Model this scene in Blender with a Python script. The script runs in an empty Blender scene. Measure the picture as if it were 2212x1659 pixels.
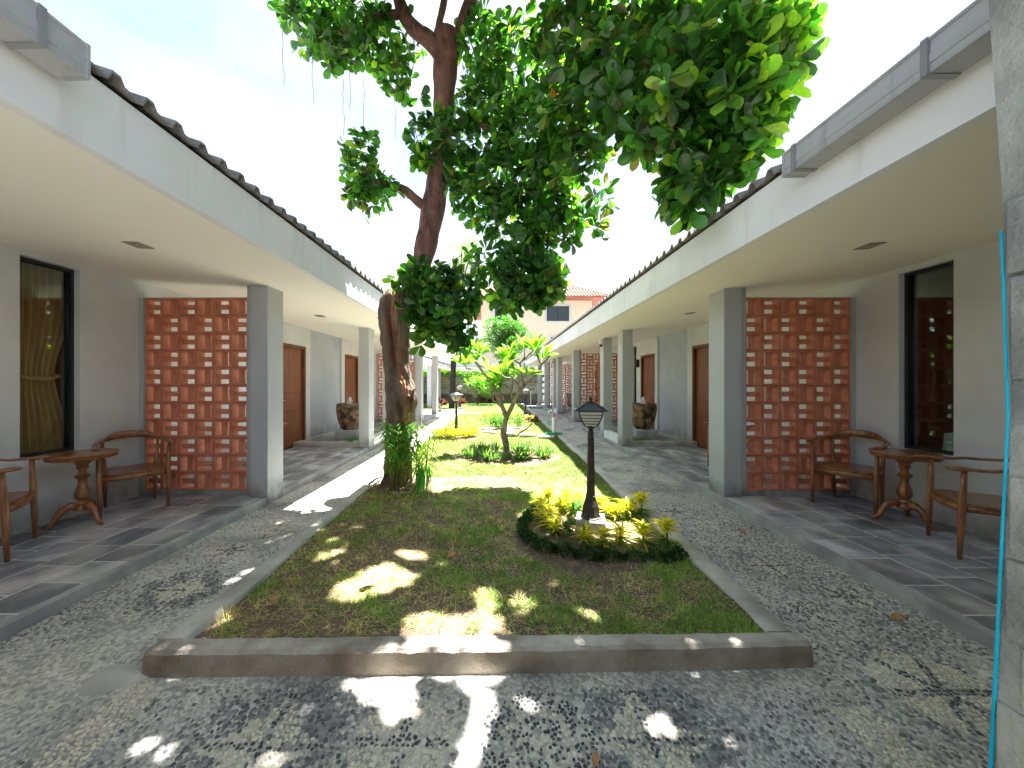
import bpy, math, random
import numpy as np
from mathutils import Vector, Matrix
random.seed(7); rng = np.random.default_rng(7)
sc = bpy.context.scene
C = sc.collection
R = math.radians
# ------------------------------------------------------------------ camera
FPX = 775.0; EYE = 1.40                 # focal length in units of a 2212 px wide picture, eye height
cam_d = bpy.data.cameras.new('camera'); cam = bpy.data.objects.new('camera', cam_d); C.objects.link(cam)
cam.location = (0, 0, EYE); cam.rotation_euler = (R(90), 0, 0)
cam_d.sensor_width = 36; cam_d.lens = 36*FPX/2212
cam_d.shift_x = 37/2212; cam_d.shift_y = -2.5/2212
cam_d.clip_start = 0.05; cam_d.clip_end = 2000
sc.camera = cam
# ------------------------------------------------------------------ world, sun, exposure
SUNV = Vector((0.21, 0.18, 1.0)).normalized()
w = bpy.data.worlds.new('World'); sc.world = w; w.use_nodes = True
nt = w.node_tree; nt.nodes.clear()
sky = nt.nodes.new('ShaderNodeTexSky'); sky.sky_type = 'NISHITA'; sky.sun_disc = False
sky.sun_elevation = math.asin(SUNV.z); sky.sun_rotation = math.atan2(SUNV.x, SUNV.y)
sky.air_density = 1.0; sky.dust_density = 1.5; sky.ozone_density = 1.0
tc = nt.nodes.new('ShaderNodeTexCoord')
mp = nt.nodes.new('ShaderNodeMapping'); mp.inputs['Scale'].default_value = (1.0, 1.0, 2.6)
nz = nt.nodes.new('ShaderNodeTexNoise'); nz.inputs['Scale'].default_value = 1.7; nz.inputs['Detail'].default_value = 5; nz.inputs['Roughness'].default_value = 0.5
rp = nt.nodes.new('ShaderNodeValToRGB'); rp.color_ramp.elements[0].position = 0.36; rp.color_ramp.elements[1].position = 0.66
rp.color_ramp.elements[0].color = (0.1,)*3+(1,); rp.color_ramp.elements[1].color = (0.97,)*3+(1,)
mx = nt.nodes.new('ShaderNodeMixRGB'); mx.inputs[2].default_value = (2.3, 2.48, 2.6, 1)
bg = nt.nodes.new('ShaderNodeBackground'); bg.inputs['Strength'].default_value = 0.05
wo = nt.nodes.new('ShaderNodeOutputWorld')
L = nt.links.new
L(tc.outputs['Generated'], mp.inputs[0]); L(mp.outputs[0], nz.inputs['Vector']); L(nz.outputs['Fac'], rp.inputs[0])
L(rp.outputs[0], mx.inputs[0]); thin = nt.nodes.new('ShaderNodeMixRGB'); thin.blend_type = 'MULTIPLY'; thin.inputs[0].default_value = 1; thin.inputs[2].default_value = (.60, .64, .68, 1); L(sky.outputs[0], thin.inputs[1]); L(thin.outputs[0], mx.inputs[1]); L(mx.outputs[0], bg.inputs['Color']); L(bg.outputs[0], wo.inputs[0])
sd = bpy.data.lights.new('sun', 'SUN'); sd.energy = 3.15; sd.angle = R(0.55); sd.color = (1, 0.965, 0.91)
so = bpy.data.objects.new('sun', sd); C.objects.link(so); so.rotation_euler = SUNV.to_track_quat('Z', 'Y').to_euler(); so.location = (3, 3, 20)
sc.view_settings.view_transform = 'Standard'; sc.view_settings.look = 'None'; sc.view_settings.gamma = 1
sc.view_settings.exposure = 3.62
sc.render.engine = 'CYCLES'
sc.cycles.max_bounces = 10; sc.cycles.diffuse_bounces = 6; sc.cycles.transparent_max_bounces = 12

# ------------------------------------------------------------------ materials
def mat(name, c1, c2=None, scale=6, rough=0.8, bump=0.0, bscale=60, spec=0.3, detail=6, attr=False, transl=0, stretch=None, lo=0.35, hi=0.65, metal=0, c3=None, s3=1.2, coat=0, rel=1.0):
    m = bpy.data.materials.new(name); m.use_nodes = True
    n = m.node_tree; n.nodes.clear(); l = n.links.new
    out = n.nodes.new('ShaderNodeOutputMaterial'); b = n.nodes.new('ShaderNodeBsdfPrincipled')
    b.inputs['Roughness'].default_value = rough; b.inputs['Specular IOR Level'].default_value = spec; b.inputs['Metallic'].default_value = metal
    if coat: b.inputs['Coat Weight'].default_value = coat; b.inputs['Coat Roughness'].default_value = 0.15
    t = n.nodes.new('ShaderNodeTexCoord'); src = t.outputs['Object']
    if stretch:
        q = n.nodes.new('ShaderNodeMapping'); q.inputs['Scale'].default_value = stretch; l(src, q.inputs[0]); src = q.outputs[0]
    c2 = c2 or c1
    no = n.nodes.new('ShaderNodeTexNoise'); no.inputs['Scale'].default_value = scale; no.inputs['Detail'].default_value = detail; no.inputs['Roughness'].default_value = 0.6
    l(src, no.inputs['Vector'])
    r = n.nodes.new('ShaderNodeValToRGB'); r.color_ramp.elements[0].position = lo; r.color_ramp.elements[1].position = hi
    r.color_ramp.elements[0].color = (*c1, 1); r.color_ramp.elements[1].color = (*c2, 1); l(no.outputs['Fac'], r.inputs[0])
    col = r.outputs[0]
    if c3:
        n3 = n.nodes.new('ShaderNodeTexNoise'); n3.inputs['Scale'].default_value = s3; n3.inputs['Detail'].default_value = 5; l(src, n3.inputs['Vector'])
        r3 = n.nodes.new('ShaderNodeValToRGB'); r3.color_ramp.elements[0].position = 0.46; r3.color_ramp.elements[1].position = 0.66
        l(n3.outputs['Fac'], r3.inputs[0])
        m3 = n.nodes.new('ShaderNodeMixRGB'); m3.inputs[2].default_value = (*c3, 1); l(r3.outputs[0], m3.inputs[0]); l(col, m3.inputs[1]); col = m3.outputs[0]
    if attr:
        a = n.nodes.new('ShaderNodeAttribute'); a.attribute_name = 'Col'
        m2 = n.nodes.new('ShaderNodeMixRGB'); m2.blend_type = 'MULTIPLY'; m2.inputs[0].default_value = 1; l(col, m2.inputs[1]); l(a.outputs['Color'], m2.inputs[2]); col = m2.outputs[0]
    l(col, b.inputs['Base Color'])
    if bump:
        nb = n.nodes.new('ShaderNodeTexNoise'); nb.inputs['Scale'].default_value = bscale; nb.inputs['Detail'].default_value = 4; l(src, nb.inputs['Vector'])
        bp = n.nodes.new('ShaderNodeBump'); bp.inputs['Strength'].default_value = bump; bp.inputs['Distance'].default_value = 0.01*rel; l(nb.outputs['Fac'], bp.inputs['Height']); l(bp.outputs[0], b.inputs['Normal'])
    fin = b.outputs[0]
    if transl:
        tr = n.nodes.new('ShaderNodeBsdfTranslucent'); br = n.nodes.new('ShaderNodeMixRGB'); br.blend_type = 'MULTIPLY'; br.inputs[0].default_value = 1; br.inputs[2].default_value = (2.6, 3.4, 0.9, 1)
        l(col, br.inputs[1]); l(br.outputs[0], tr.inputs['Color']); ms = n.nodes.new('ShaderNodeMixShader'); ms.inputs[0].default_value = transl
        l(b.outputs[0], ms.inputs[1]); l(tr.outputs[0], ms.inputs[2]); fin = ms.outputs[0]
    l(fin, out.inputs[0])
    return m
M = {}
M['wall'] = mat('wall_paint', (.64, .655, .68), (.70, .71, .73), 2.5, .85, .25, 140, c3=(.585, .60, .615), s3=1.3)
M['wallblue'] = mat('blue_grey_render', (.42, .46, .52), (.52, .55, .60), 1.5, .9, .25, 60)
M['column'] = mat('column_render', (.45, .47, .50), (.49, .51, .54), 3, .85, .25, 110, c3=(.43, .445, .47), s3=1.5)
M['white'] = mat('white_paint', (.80, .81, .83), (.85, .855, .86), 1.6, .75, .12, 90, c3=(.74, .74, .735), s3=.9)
M['ceiling'] = mat('ceiling_paint', (.88, .85, .76), (.90, .87, .79), 1.0, .9, .08, 140)
M['block'] = mat('terracotta_block', (.56, .175, .10), (.70, .29, .18), 9, .85, .6, 160, attr=False, c3=(.66, .28, .18), s3=4)
M['mortar'] = mat('mortar', (.36, .10, .06), (.44, .15, .10), 12, .95, .5, 120)
M['tile'] = mat('slate_tile', (.17, .18, .20), (.33, .34, .365), 3.4, .6, .8, 45, attr=True, c3=(.50, .50, .505), s3=2.8, spec=.45, stretch=(1.5, 1, 1))
M['stepedge'] = mat('step_edge', (.32, .325, .325), (.46, .46, .45), 6, .9, .5, 60, c3=(.25, .255, .26), s3=2.5)
M['grout'] = mat('grout', (.58, .58, .56), (.68, .67, .64), 14, .95, .4, 90)
M['concrete'] = mat('kerb_concrete', (.46, .44, .405), (.60, .58, .54), 7, .9, .6, 70, c3=(.35, .33, .30), s3=2.2)
M['paving'] = mat('washed_cement', (.50, .49, .465), (.64, .625, .59), 4, .95, .8, 70, c3=(.27, .27, .275), s3=1.6)
M['pebble'] = mat('pebble', (.75,)*3, (1.05,)*3, 40, .7, .2, 200, attr=True)
M['roof'] = mat('roof_tile', (.17, .16, .155), (.30, .28, .27), 5, .85, .5, 60, attr=False)
M['gutter'] = mat('gutter_grey', (.38, .385, .40), (.46, .465, .475), 3, .5, .15, 40, stretch=(1, .2, 6))
M['gutterd'] = mat('gutter_joint', (.22, .225, .24), (.28, .285, .30), 3, .5)
M['wood'] = mat('varnished_wood', (.16, .052, .016), (.36, .14, .045), 6, .32, .12, 40, stretch=(3, 3, .6), spec=.5, coat=.5)
M['wood2'] = mat('pale_teak', (.40, .19, .07), (.52, .27, .11), 6, .5, .1, 40, stretch=(3, 3, .6))
M['door'] = mat('door_veneer', (.19, .062, .028), (.27, .095, .043), 3, .45, .1, 40, stretch=(4, 4, .5), spec=.4)
M['doorframe'] = mat('door_frame', (.15, .052, .026), (.2, .075, .036), 4, .5)
M['blackmetal'] = mat('black_metal', (.012, .012, .014), (.03, .027, .024), 20, .45, .3, 80, spec=.5)
M['bronze'] = mat('weathered_black_metal', (.010, .009, .009), (.045, .035, .027), 9, .5, .4, 60, spec=.5)
M['lamproof'] = mat('lamp_roof', (.012, .015, .032), (.03, .034, .055), 60, .4, .8, 150, spec=.6)
M['milk'] = mat('frosted_glass', (.62, .63, .55), (.75, .75, .66), 8, .25, 0, transl=0, spec=.6)
M['frame'] = mat('dark_aluminium', (.012, .016, .018), None, 4, .4, spec=.5)
M['curtain'] = mat('beige_curtain', (.72, .46, .19), (.86, .60, .29), 14, .9, .2, 200, stretch=(1, 1, .3))
M['soil'] = mat('soil', (.12, .085, .06), (.24, .175, .125), 9, 1, 1.0, 50, c3=(.20, .15, .10), s3=1.1, rel=2)
M['bark'] = mat('bark', (.06, .036, .025), (.32, .215, .15), 9, .95, 1.0, 26, stretch=(1, 1, .3), attr=True, c3=(.20, .165, .135), s3=6, rel=4)
M['limb'] = mat('limb_bark', (.08, .035, .027), (.26, .13, .098), 10, .85, .9, 40, stretch=(1, 1, .45), c3=(.15, .085, .07), s3=6, rel=2)
M['leaf'] = mat('tree_leaf', (.6,)*3, (1.2,)*3, 3, .27, 0, attr=True, transl=.45, spec=.5)
M['leafsoft'] = mat('soft_leaf', (.75,)*3, (1.15,)*3, 6, .5, 0, attr=True, transl=.4, spec=.35)
M['grass'] = mat('grass_blade', (.8,)*3, (1.15,)*3, 3, .6, 0, attr=True, transl=.3)
M['frbark'] = mat('frangipani_bark', (.16, .13, .10), (.34, .29, .23), 12, .85, .6, 50)
M['pot'] = mat('mottled_pot', (.045, .028, .018), (.20, .12, .065), 7, .5, .5, 30, lo=.42, hi=.56, c3=(.33, .22, .12), s3=7.5)
M['cream'] = mat('cream_house', (.50, .44, .335), (.56, .49, .375), 2, .85, .1, 30)
M['terra'] = mat('house_roof', (.24, .085, .055), (.38, .17, .12), 3, .8, .3, 30)
M['terraedge'] = mat('house_fascia', (.26, .085, .06), (.32, .12, .085), 3, .7)
M['cmu'] = mat('block_wall', (.20, .195, .175), (.33, .32, .29), 3, .95, .6, 40, c3=(.15, .145, .12), s3=1.1, attr=True)
M['darkwall'] = mat('stained_plinth', (.045, .043, .04), (.12, .11, .10), 2, .95, .4, 40)
M['pvc'] = mat('pvc', (.78, .78, .76), (.86, .86, .84), 4, .4)
M['hose'] = mat('hose', (.02, .30, .19), (.03, .42, .27), 5, .4)
M['orange'] = mat('orange_plastic', (.75, .14, .03), None, 5, .5)
M['steel'] = mat('steel', (.6, .6, .6), None, 4, .25, metal=1)
M['water'] = mat('fountain_water', (.85, .88, .9), None, 4, .15, spec=.8)
M['cyan'] = mat('cyan_strip', (.0, .42, .62), (.01, .52, .74), 8, .6)
M['stone'] = mat('pillar_stone', (.36, .37, .33), (.48, .49, .44), 9, .9, .9, 60, stretch=(1, 1, 1), c3=(.22, .23, .22), s3=2.4)
M['dry'] = mat('dry_leaf', (.36, .17, .07), (.62, .38, .2), 20, .8)
M['red'] = mat('red_leaf', (.4, .02, .03), (.55, .06, .06), 10, .6, attr=False)
M['light'] = mat('downlight_trim', (.30, .27, .22), None, 4, .6)
M['blacktrunk'] = mat('dark_palm_trunk', (.012, .011, .012), (.04, .035, .035), 8, .9, .8, 20)
M['flower'] = mat('pink_flower', (.6, .02, .06), None, 4, .6)
M['ground'] = mat('outer_ground', (.2, .19, .16), (.28, .26, .22), 1, .95)
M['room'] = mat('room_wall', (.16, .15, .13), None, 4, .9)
M['linen'] = mat('white_linen', (.7, .74, .76), (.8, .83, .85), 5, .9)
def glassmat():
    m = bpy.data.materials.new('window_glass'); m.use_nodes = True; n = m.node_tree; n.nodes.clear()
    o = n.nodes.new('ShaderNodeOutputMaterial'); g = n.nodes.new('ShaderNodeBsdfGlossy'); g.inputs['Roughness'].default_value = .02; g.inputs['Color'].default_value = (.9, .95, .95, 1)
    t = n.nodes.new('ShaderNodeBsdfTransparent'); t.inputs['Color'].default_value = (.82, .88, .85, 1); f = n.nodes.new('ShaderNodeFresnel'); f.inputs['IOR'].default_value = 1.5
    mm = n.nodes.new('ShaderNodeMixShader'); n.links.new(f.outputs[0], mm.inputs[0]); n.links.new(t.outputs[0], mm.inputs[1]); n.links.new(g.outputs[0], mm.inputs[2]); n.links.new(mm.outputs[0], o.inputs[0])
    return m
M['glass'] = glassmat()
def weather(m, colr, top, amt=.8, streak=False):
    n = m.node_tree; b = [x for x in n.nodes if x.type == 'BSDF_PRINCIPLED'][0]; t = [x for x in n.nodes if x.type == 'TEX_COORD'][0]; src = b.inputs['Base Color'].links[0].from_socket
    mp_ = n.nodes.new('ShaderNodeMapping'); mp_.inputs['Scale'].default_value = (9, 9, .9) if streak else (7, 7, 5); n.links.new(t.outputs['Object'], mp_.inputs[0])
    no = n.nodes.new('ShaderNodeTexNoise'); no.inputs['Scale'].default_value = 1; no.inputs['Detail'].default_value = 6; n.links.new(mp_.outputs[0], no.inputs['Vector'])
    if streak:
        r = n.nodes.new('ShaderNodeValToRGB'); r.color_ramp.elements[0].position = .56; r.color_ramp.elements[1].position = .78; n.links.new(no.outputs['Fac'], r.inputs[0]); fac = r.outputs[0]
    else:
        sx = n.nodes.new('ShaderNodeSeparateXYZ'); n.links.new(t.outputs['Object'], sx.inputs[0])
        mr = n.nodes.new('ShaderNodeMapRange'); mr.inputs[1].default_value = top; mr.inputs[2].default_value = .05; n.links.new(sx.outputs['Z'], mr.inputs[0])
        ad = n.nodes.new('ShaderNodeMath'); ad.operation = 'MULTIPLY'; n.links.new(mr.outputs[0], ad.inputs[0]); n.links.new(no.outputs['Fac'], ad.inputs[1])
        r = n.nodes.new('ShaderNodeValToRGB'); r.color_ramp.elements[0].position = .2; r.color_ramp.elements[1].position = .55; n.links.new(ad.outputs[0], r.inputs[0]); fac = r.outputs[0]
    k = n.nodes.new('ShaderNodeMath'); k.operation = 'MULTIPLY'; k.inputs[1].default_value = amt; n.links.new(fac, k.inputs[0])
    mm = n.nodes.new('ShaderNodeMixRGB'); mm.inputs[2].default_value = (*colr, 1); n.links.new(k.outputs[0], mm.inputs[0]); n.links.new(src, mm.inputs[1]); n.links.new(mm.outputs[0], b.inputs['Base Color'])
weather(M['column'], (.17, .155, .13), .5); weather(M['wall'], (.27, .25, .22), .5); weather(M['wallblue'], (.16, .17, .18), .6)
weather(M['white'], (.52, .51, .47), 1, .45, True); weather(M['gutter'], (.18, .18, .18), 1, .6, True)
# pebble-paved path for the distance: voronoi cells for colour and relief
def pathmat():
    m = M['paving'].copy(); m.name = 'pebbled_paving'; n = m.node_tree
    b = [x for x in n.nodes if x.type == 'BSDF_PRINCIPLED'][0]; t = [x for x in n.nodes if x.type == 'TEX_COORD'][0]
    v = n.nodes.new('ShaderNodeTexVoronoi'); v.inputs['Scale'].default_value = 62; n.links.new(t.outputs['Object'], v.inputs['Vector'])
    r = n.nodes.new('ShaderNodeValToRGB'); r.color_ramp.elements[0].color = (.38, .38, .38, 1); r.color_ramp.elements[1].color = (1.35, 1.33, 1.25, 1)
    r.color_ramp.elements[0].position = .1; r.color_ramp.elements[1].position = .9
    sp = n.nodes.new('ShaderNodeSeparateColor'); n.links.new(v.outputs['Color'], sp.inputs[0]); n.links.new(sp.outputs[0], r.inputs[0])
    mm = n.nodes.new('ShaderNodeMixRGB'); mm.blend_type = 'MULTIPLY'; mm.inputs[0].default_value = .6
    src = b.inputs['Base Color'].links[0].from_socket
    n.links.new(src, mm.inputs[1]); n.links.new(r.outputs[0], mm.inputs[2]); n.links.new(mm.outputs[0], b.inputs['Base Color'])
    bp = [x for x in n.nodes if x.type == 'BUMP'][0]; inv = n.nodes.new('ShaderNodeMath'); inv.operation = 'SUBTRACT'; inv.inputs[0].default_value = .6
    n.links.new(v.outputs['Distance'], inv.inputs[1]); n.links.new(inv.outputs[0], bp.inputs['Height']); bp.inputs['Distance'].default_value = .012; bp.inputs['Strength'].default_value = .8
    return m
M['path'] = pathmat()

# ------------------------------------------------------------------ geometry helpers
ORG = {}
class MB:
    def __init__(s): s.v = []; s.f = []; s.n = 0; s.c = []
    def add(s, v, f, col=None):
        v = np.asarray(v, float).reshape(-1, 3)
        s.v.append(v); s.f += [tuple(i+s.n for i in q) for q in f]; s.n += len(v)
        s.c.append(np.tile(np.array((*(col if col is not None else (1, 1, 1)), 1.0)), (len(v), 1)))
        return s
    def box(s, a, b, col=None):
        x0, x1 = sorted((a[0], b[0])); y0, y1 = sorted((a[1], b[1])); z0, z1 = sorted((a[2], b[2]))
        v = [(x, y, z) for z in (z0, z1) for y in (y0, y1) for x in (x0, x1)]
        return s.add(v, [(0, 2, 3, 1), (4, 5, 7, 6), (0, 1, 5, 4), (2, 6, 7, 3), (0, 4, 6, 2), (1, 3, 7, 5)], col)
    def bevbox(s, a, b, e=.01, col=None):      # box whose top and vertical edges are chamfered
        x0, x1 = sorted((a[0], b[0])); y0, y1 = sorted((a[1], b[1])); z0, z1 = sorted((a[2], b[2]))
        def ring(z, i, e):
            return [(x0+i+e, y0+i, z), (x1-i-e, y0+i, z), (x1-i, y0+i+e, z), (x1-i, y1-i-e, z), (x1-i-e, y1-i, z), (x0+i+e, y1-i, z), (x0+i, y1-i-e, z), (x0+i, y0+i+e, z)]
        v = ring(z0, 0, e)+ring(z1-e, 0, e)+ring(z1, e, e)
        f = [tuple(range(16, 24)), tuple(range(7, -1, -1))]
        for k in (0, 8): f += [(k+i, k+(i+1) % 8, k+8+(i+1) % 8, k+8+i) for i in range(8)]
        return s.add(v, f, col)
    def prism(s, pts, axis, a, b, col=None):    # extrude polygon (2 coords) along axis
        n = len(pts)
        def P(p, t):
            return {0: (t, p[0], p[1]), 1: (p[0], t, p[1]), 2: (p[0], p[1], t)}[axis]
        v = [P(p, a) for p in pts]+[P(p, b) for p in pts]
        f = [tuple(range(n)), tuple(range(2*n-1, n-1, -1))]+[(i, i+n, (i+1) % n+n, (i+1) % n) for i in range(n)]
        return s.add(v, f, col)
    def sweep(s, path, rad, seg=8, col=None, flat=None, caps=True, up=None):   # tube; rad scalar/list, flat = ratio of height to width
        P = [Vector(p) for p in path]; n = len(P)
        rad = [rad]*n if np.isscalar(rad) else list(rad)
        flat = [flat]*n if (flat is None or np.isscalar(flat)) else list(flat)
        v = []; ref = Vector(up) if up else None
        T0 = (P[1]-P[0]).normalized()
        N = T0.orthogonal().normalized() if ref is None else None
        for i in range(n):
            T = (P[min(i+1, n-1)]-P[max(i-1, 0)]).normalized()
            if ref is not None:
                side = T.cross(ref)
                if side.length < 1e-5: side = T.orthogonal()
                side.normalize(); u2 = side.cross(T).normalized()
            else:
                N = (N-T*N.dot(T)).normalized(); side = N; u2 = T.cross(N)
            fl = 1 if flat[i] is None else flat[i]
            for k in range(seg):
                a = 2*math.pi*k/seg
                v.append(P[i]+side*math.cos(a)*rad[i]+u2*math.sin(a)*rad[i]*fl)
        f = [(i*seg+k, i*seg+(k+1) % seg, (i+1)*seg+(k+1) % seg, (i+1)*seg+k) for i in range(n-1) for k in range(seg)]
        if caps: f += [tuple(range(seg-1, -1, -1)), tuple(range((n-1)*seg, n*seg))]
        return s.add([tuple(q) for q in v], f, col)
    def lathe(s, prof, c=(0, 0, 0), seg=20, col=None, rot=0, caps=True):
        n = len(prof); v = [(c[0]+r*math.cos(rot+2*math.pi*k/seg), c[1]+r*math.sin(rot+2*math.pi*k/seg), c[2]+z) for r, z in prof for k in range(seg)]
        f = [(i*seg+k, i*seg+(k+1) % seg, (i+1)*seg+(k+1) % seg, (i+1)*seg+k) for i in range(n-1) for k in range(seg)]
        if caps: f += [tuple(range(seg-1, -1, -1)), tuple(range((n-1)*seg, n*seg))]
        return s.add(v, f, col)
def tag(o, label=None, cat=None, group=None, kind=None):
    for k, x in (('label', label), ('category', cat), ('group', group), ('kind', kind)):
        if x: o[k] = x
    return o
def obj(name, mb, m, parent=None, smooth=False, loc=None, colattr=False, data=None):
    if data is None:
        V = np.concatenate(mb.v)
        o0 = np.array(ORG.get(parent.name, (0, 0, 0)) if parent is not None else (0, 0, 0))
        if loc is not None: o0 = np.array(loc, float)
        me = bpy.data.meshes.new(name); me.from_pydata((V-o0).tolist(), [], mb.f)
        if colattr:
            a = me.color_attributes.new('Col', 'FLOAT_COLOR', 'POINT'); a.data.foreach_set('color', np.concatenate(mb.c).ravel())
        if smooth is True: me.polygons.foreach_set('use_smooth', [True]*len(me.polygons))
        elif smooth:
            me.polygons.foreach_set('use_smooth', [True]*len(me.polygons))
            try: me.set_sharp_from_angle(angle=R(smooth))
            except Exception: pass
        me.materials.append(m); me.update()
    else: me = data
    o = bpy.data.objects.new(name, me); C.objects.link(o)
    po = np.array(ORG.get(parent.name, (0, 0, 0))) if parent is not None else np.zeros(3)
    if parent is not None: o.parent = parent
    if loc is not None: o.location = tuple(np.array(loc, float)-po); ORG[o.name] = tuple(loc)
    else: ORG[o.name] = tuple(po)
    return o
def thing(name, label, cat, loc, group=None, rz=0):
    o = bpy.data.objects.new(name, None); C.objects.link(o); o.location = loc; o.rotation_euler.z = rz; o.empty_display_size = .1
    tag(o, label, cat, group); ORG[o.name] = tuple(loc) if rz == 0 else tuple(loc); return o
def dup(root, loc, rz=0, label=None, scale=None):
    def cp(o, par):
        c = o.copy(); C.objects.link(c); c.parent = par
        for ch in [x for x in bpy.data.objects if x.parent == o]: cp(ch, c)
        return c
    r = cp(root, None); r.location = loc; r.rotation_euler.z = rz
    if scale: r.scale = (scale,)*3
    if label: r['label'] = label
    return r
def meshnp(name, V, quads, tris, m, cols=None, smooth=False):
    me = bpy.data.meshes.new(name); nv = len(V); nq = 0 if quads is None else len(quads); ntr = 0 if tris is None else len(tris)
    me.vertices.add(nv); me.vertices.foreach_set('co', np.ascontiguousarray(V, dtype=np.float32).ravel())
    idx = []; 
    if nq: idx.append(np.asarray(quads).ravel())
    if ntr: idx.append(np.asarray(tris).ravel())
    idx = np.concatenate(idx); me.loops.add(len(idx)); me.loops.foreach_set('vertex_index', idx.astype(np.int32))
    st = np.concatenate([np.arange(nq)*4, nq*4+np.arange(ntr)*3]).astype(np.int32); me.polygons.add(nq+ntr); me.polygons.foreach_set('loop_start', st)
    me.polygons.foreach_set('use_smooth', np.full(nq+ntr, smooth)); me.update(calc_edges=True)
    if cols is not None:
        a = me.color_attributes.new('Col', 'FLOAT_COLOR', 'POINT'); a.data.foreach_set('color', np.ascontiguousarray(cols, dtype=np.float32).ravel())
    me.materials.append(m); me.validate(); return me
def W(x, y, Y):     # a point of the place: bearing and elevation as surveyed in the photograph, distance Y along the courtyard
    return ((x-1069)/FPX*Y, Y, EYE-(y-827)/FPX*Y)
# folded leaf template pointing along +Y, normal +Z, length 1, width 1
LV = np.array([(0, 0, 0), (0, .38, .0), (0, .75, -.03), (0, 1, -.10), (-.40, .36, .07), (-.42, .72, .03), (.40, .36, .07), (.42, .72, .03)])
LF = [(0, 1, 4), (4, 1, 2, 5), (5, 2, 3), (0, 6, 1), (6, 7, 2, 1), (7, 3, 2)]
LT = np.array([(0, 1, 4), (4, 1, 2), (4, 2, 5), (5, 2, 3), (0, 6, 1), (6, 7, 2), (6, 2, 1), (7, 3, 2)])
LV2 = []; LT2 = []
_t = [0, .22, .45, .68, .87, 1.0]; _w = [0, .20, .38, .49, .36, 0]
for _i in range(6):
    LV2.append((0, _t[_i], -.10*_t[_i]**2))
for _s in (-1, 1):
    for _i in range(1, 5): LV2.append((_s*_w[_i], _t[_i]+(.02 if _i < 4 else .015), .07*_w[_i]*2-.10*_t[_i]**2))
for _s, _b in ((0, 6), (1, 10)):
    _tr = [(0, 1, _b)]
    for _i in range(1, 4): _tr += [(_i, _i+1, _b+_i-1), (_i+1, _b+_i, _b+_i-1)]
    _tr.append((4, 5, _b+3))
    LT2 += [tuple(q) if _s == 0 else (q[1], q[0], q[2]) for q in _tr]
LV2 = np.array(LV2); LT2 = np.array(LT2)
def unit(a): return a/np.maximum(np.linalg.norm(a, axis=-1, keepdims=True), 1e-9)
def leaves_np(P, D, N, ln, wd, col, LV=LV, LT=LT):
    """arrays -> verts, tris, cols"""
    D = unit(D); X = unit(np.cross(D, N)); Z = np.cross(X, D)
    V = P[:, None, :] + LV[None, :, 0:1]*X[:, None, :]*wd[:, None, None] + LV[None, :, 1:2]*D[:, None, :]*ln[:, None, None] + LV[None, :, 2:3]*Z[:, None, :]*ln[:, None, None]
    n = len(P); T = (LT[None]+np.arange(n)[:, None, None]*len(LV)).reshape(-1, 3)
    c = np.repeat(np.concatenate([col, np.ones((n, 1))], 1), len(LV), 0)
    return V.reshape(-1, 3), T, c
# arching strap leaf: strip of quads along a curve
def straps(P, az, ln, wd, el, droop, col, seg=4):
    n = len(P); t = np.linspace(0, 1, seg+1)[None, :]
    h = np.stack([np.cos(az), np.sin(az)], 1)
    r = ln[:, None]*(np.cos(el)[:, None]*t); z = ln[:, None]*(np.sin(el)[:, None]*t-droop[:, None]*t*t)
    cx = P[:, 0:1]+h[:, 0:1]*r; cy = P[:, 1:2]+h[:, 1:2]*r; cz = P[:, 2:3]+z
    wt = np.array([.55, 1, .95, .6, .05]) if seg == 4 else np.interp(np.linspace(0, 1, seg+1), [0, .3, .6, 1], [.6, 1, .9, .05])
    sx = -h[:, 1:2]*wd[:, None]*.5*wt[None]; sy = h[:, 0:1]*wd[:, None]*.5*wt[None]
    A = np.stack([cx-sx, cy-sy, cz], -1); B = np.stack([cx+sx, cy+sy, cz], -1)
    V = np.stack([A, B], 2).reshape(n, -1, 3)
    q = np.array([(2*i, 2*i+1, 2*i+3, 2*i+2) for i in range(seg)])
    Q = (q[None]+np.arange(n)[:, None, None]*(2*(seg+1))).reshape(-1, 4)
    c = np.repeat(np.concatenate([col, np.ones((n, 1))], 1), 2*(seg+1), 0)
    return V.reshape(-1, 3), Q, c
def vary(base, n, k=.25):
    base = np.array(base); f = 1+rng.uniform(-k, k, (n, 1)); return np.clip(base[None]*f*(1+rng.uniform(-.08, .08, (n, 3))), 0, 1)

# ================================================================== SETTING: ground, path, lawn, kerbs
g = MB().box((-120, -60, -.30), (120, 260, -.05)); tag(obj('ground', g, M['ground']), kind='structure')
g = MB().box((-2.75, -3.2, -.06), (2.75, 22.6, 0)); g.box((-8, 15.4, -.06), (-2.75, 18.1, 0))
path = tag(obj('path', g, M['path']), kind='structure')
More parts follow.
